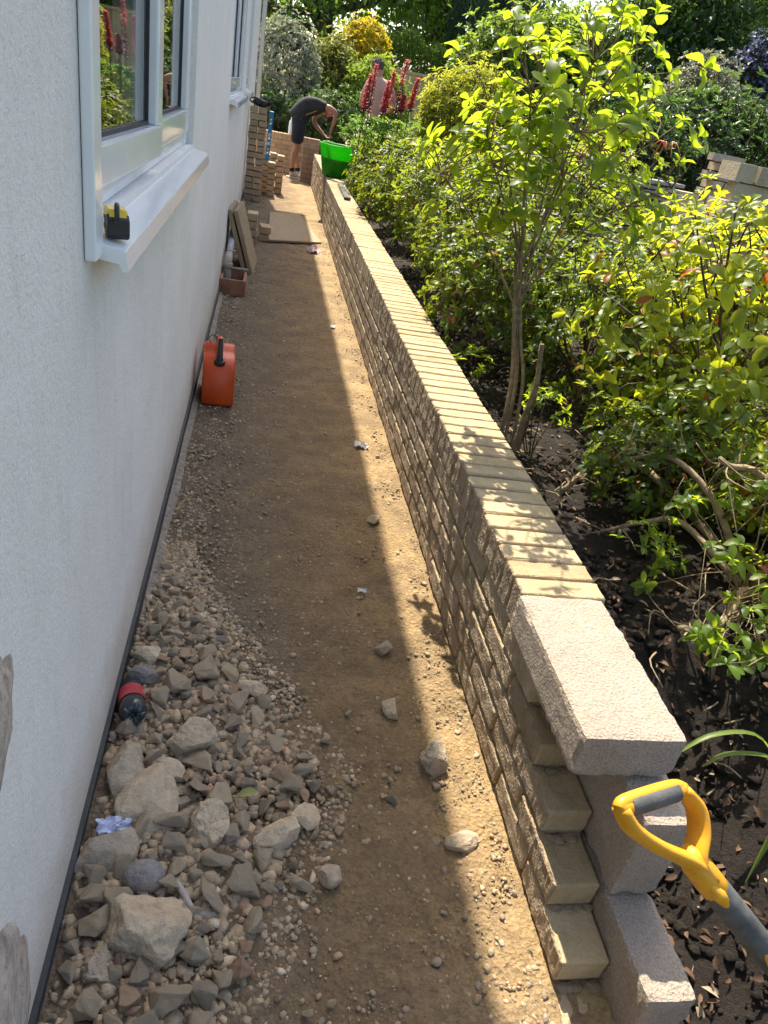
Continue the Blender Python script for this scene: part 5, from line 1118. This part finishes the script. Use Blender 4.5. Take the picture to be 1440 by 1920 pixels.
for s, fx in ((-1, .47), (1, .57)):
    y = 13.75 + s * .10; g = Fig(); a = g.p((fx - .004, y, .185), .049); g.chain(a, [((fx, y, .09), .044)]); g.build('sock', M['sock_black'], pr, 1, O)
    g = Fig(); a = g.p((fx - .045, y, .055), (.05, .045)); g.chain(a, [((fx + .02, y, .065), (.05, .058)), ((fx + .11, y, .048), (.046, .042)), ((fx + .19, y, .036), (.036, .030))]); so = g.build('shoe', M['shoe_beige'], pr, 2, O)
    box('sole', (fx - .09 - O[0], y - .042 - O[1], .0), (fx + .215 - O[0], y + .042 - O[1], .022), M['sole_white'], so, .008, 2)
blob('hair', (1.005 - O[0], 0, 1.035 - O[2]), (.088, .085, .088), 4, M['hair_dark'], pr, 3, .08)
for i in range(6): tube('shirt_print', [(.60 + i * .035 - O[0], -.155, .985 + i * .018), (.635 + i * .035 - O[0], -.158, 1.02 + i * .018)], .006, M['print_gold'], pr, 5)
# bare backed man behind the lupins
O2 = (1.80, 14.0, .36); p2 = thing('person', 'bare backed man with greying hair standing behind the lupins', 'person', O2)
f = Fig(); z0 = .36; pel = f.p((1.82, 14.0, 1.20), (.16, .12)); s1 = f.p((1.82, 14.0, 1.36), (.155, .11), pel); s2 = f.p((1.81, 14.02, 1.52), (.175, .115), s1); s3 = f.p((1.80, 14.05, 1.635), (.16, .105), s2); nk = f.p((1.755, 14.10, 1.74), (.06, .06), s3); h1 = f.p((1.735, 14.13, 1.83), (.08, .09), nk); h2 = f.p((1.73, 14.14, 1.92), (.082, .095), h1); f.p((1.73, 14.14, 1.985), (.05, .06), h2); f.p((1.73, 14.25, 1.87), .015, h1)
for s in (-1, 1): f.p((1.733 + s * .088, 14.12, 1.87), .016, h1)
for s in (-1, 1): an = f.chain(pel, [((1.82 + s * .09, 14.0, 1.08), .095), ((1.82 + s * .10, 14.02, .84), .06), ((1.82 + s * .10, 13.99, .62), .055), ((1.82 + s * .10, 13.99, .44), .035)]); f.chain(an, [((1.82 + s * .11, 14.1, .39), .035), ((1.82 + s * .12, 14.18, .385), .03)])
a_ = f.chain(s3, [((1.985, 14.03, 1.645), .068), ((2.06, 14.02, 1.52), .05), ((2.10, 14.02, 1.40), .044), ((2.06, 14.12, 1.30), .036), ((1.99, 14.22, 1.26), .026)]); hand(f, a_, (1.99, 14.22, 1.26), (-.5, .8, -.2), (0, .2, 1))
a_ = f.chain(s3, [((1.615, 14.05, 1.635), .068), ((1.56, 14.06, 1.50), .05), ((1.53, 14.08, 1.36), .044), ((1.57, 14.2, 1.28), .036), ((1.63, 14.3, 1.27), .026)]); hand(f, a_, (1.63, 14.3, 1.27), (.5, .8, -.1), (0, .2, 1))
f.build('body', M['skin_fair'], p2, 2, O2)
g = Fig(); a = g.p((1.82, 14.0, 1.17), (.175, .135))
for s in (-1, 1): g.chain(a, [((1.82 + s * .092, 14.0, 1.06), .115), ((1.82 + s * .10, 14.02, .86), .10)])
g.build('shorts', M['shorts_navy'], p2, 2, O2)
blob('hair', (1.732 - O2[0], .125, 1.935 - O2[2]), (.105, .115, .10), 14, M['hair_grey'], p2, 4, .25, 7)
for s in (-1, 1): g = Fig(); a = g.p((1.82 + s * .105, 13.96, .41), .05); g.chain(a, [((1.82 + s * .112, 14.08, .40), .05), ((1.82 + s * .12, 14.2, .385), .035)]); g.build('shoe', M['shoe_beige'], p2, 1, O2)
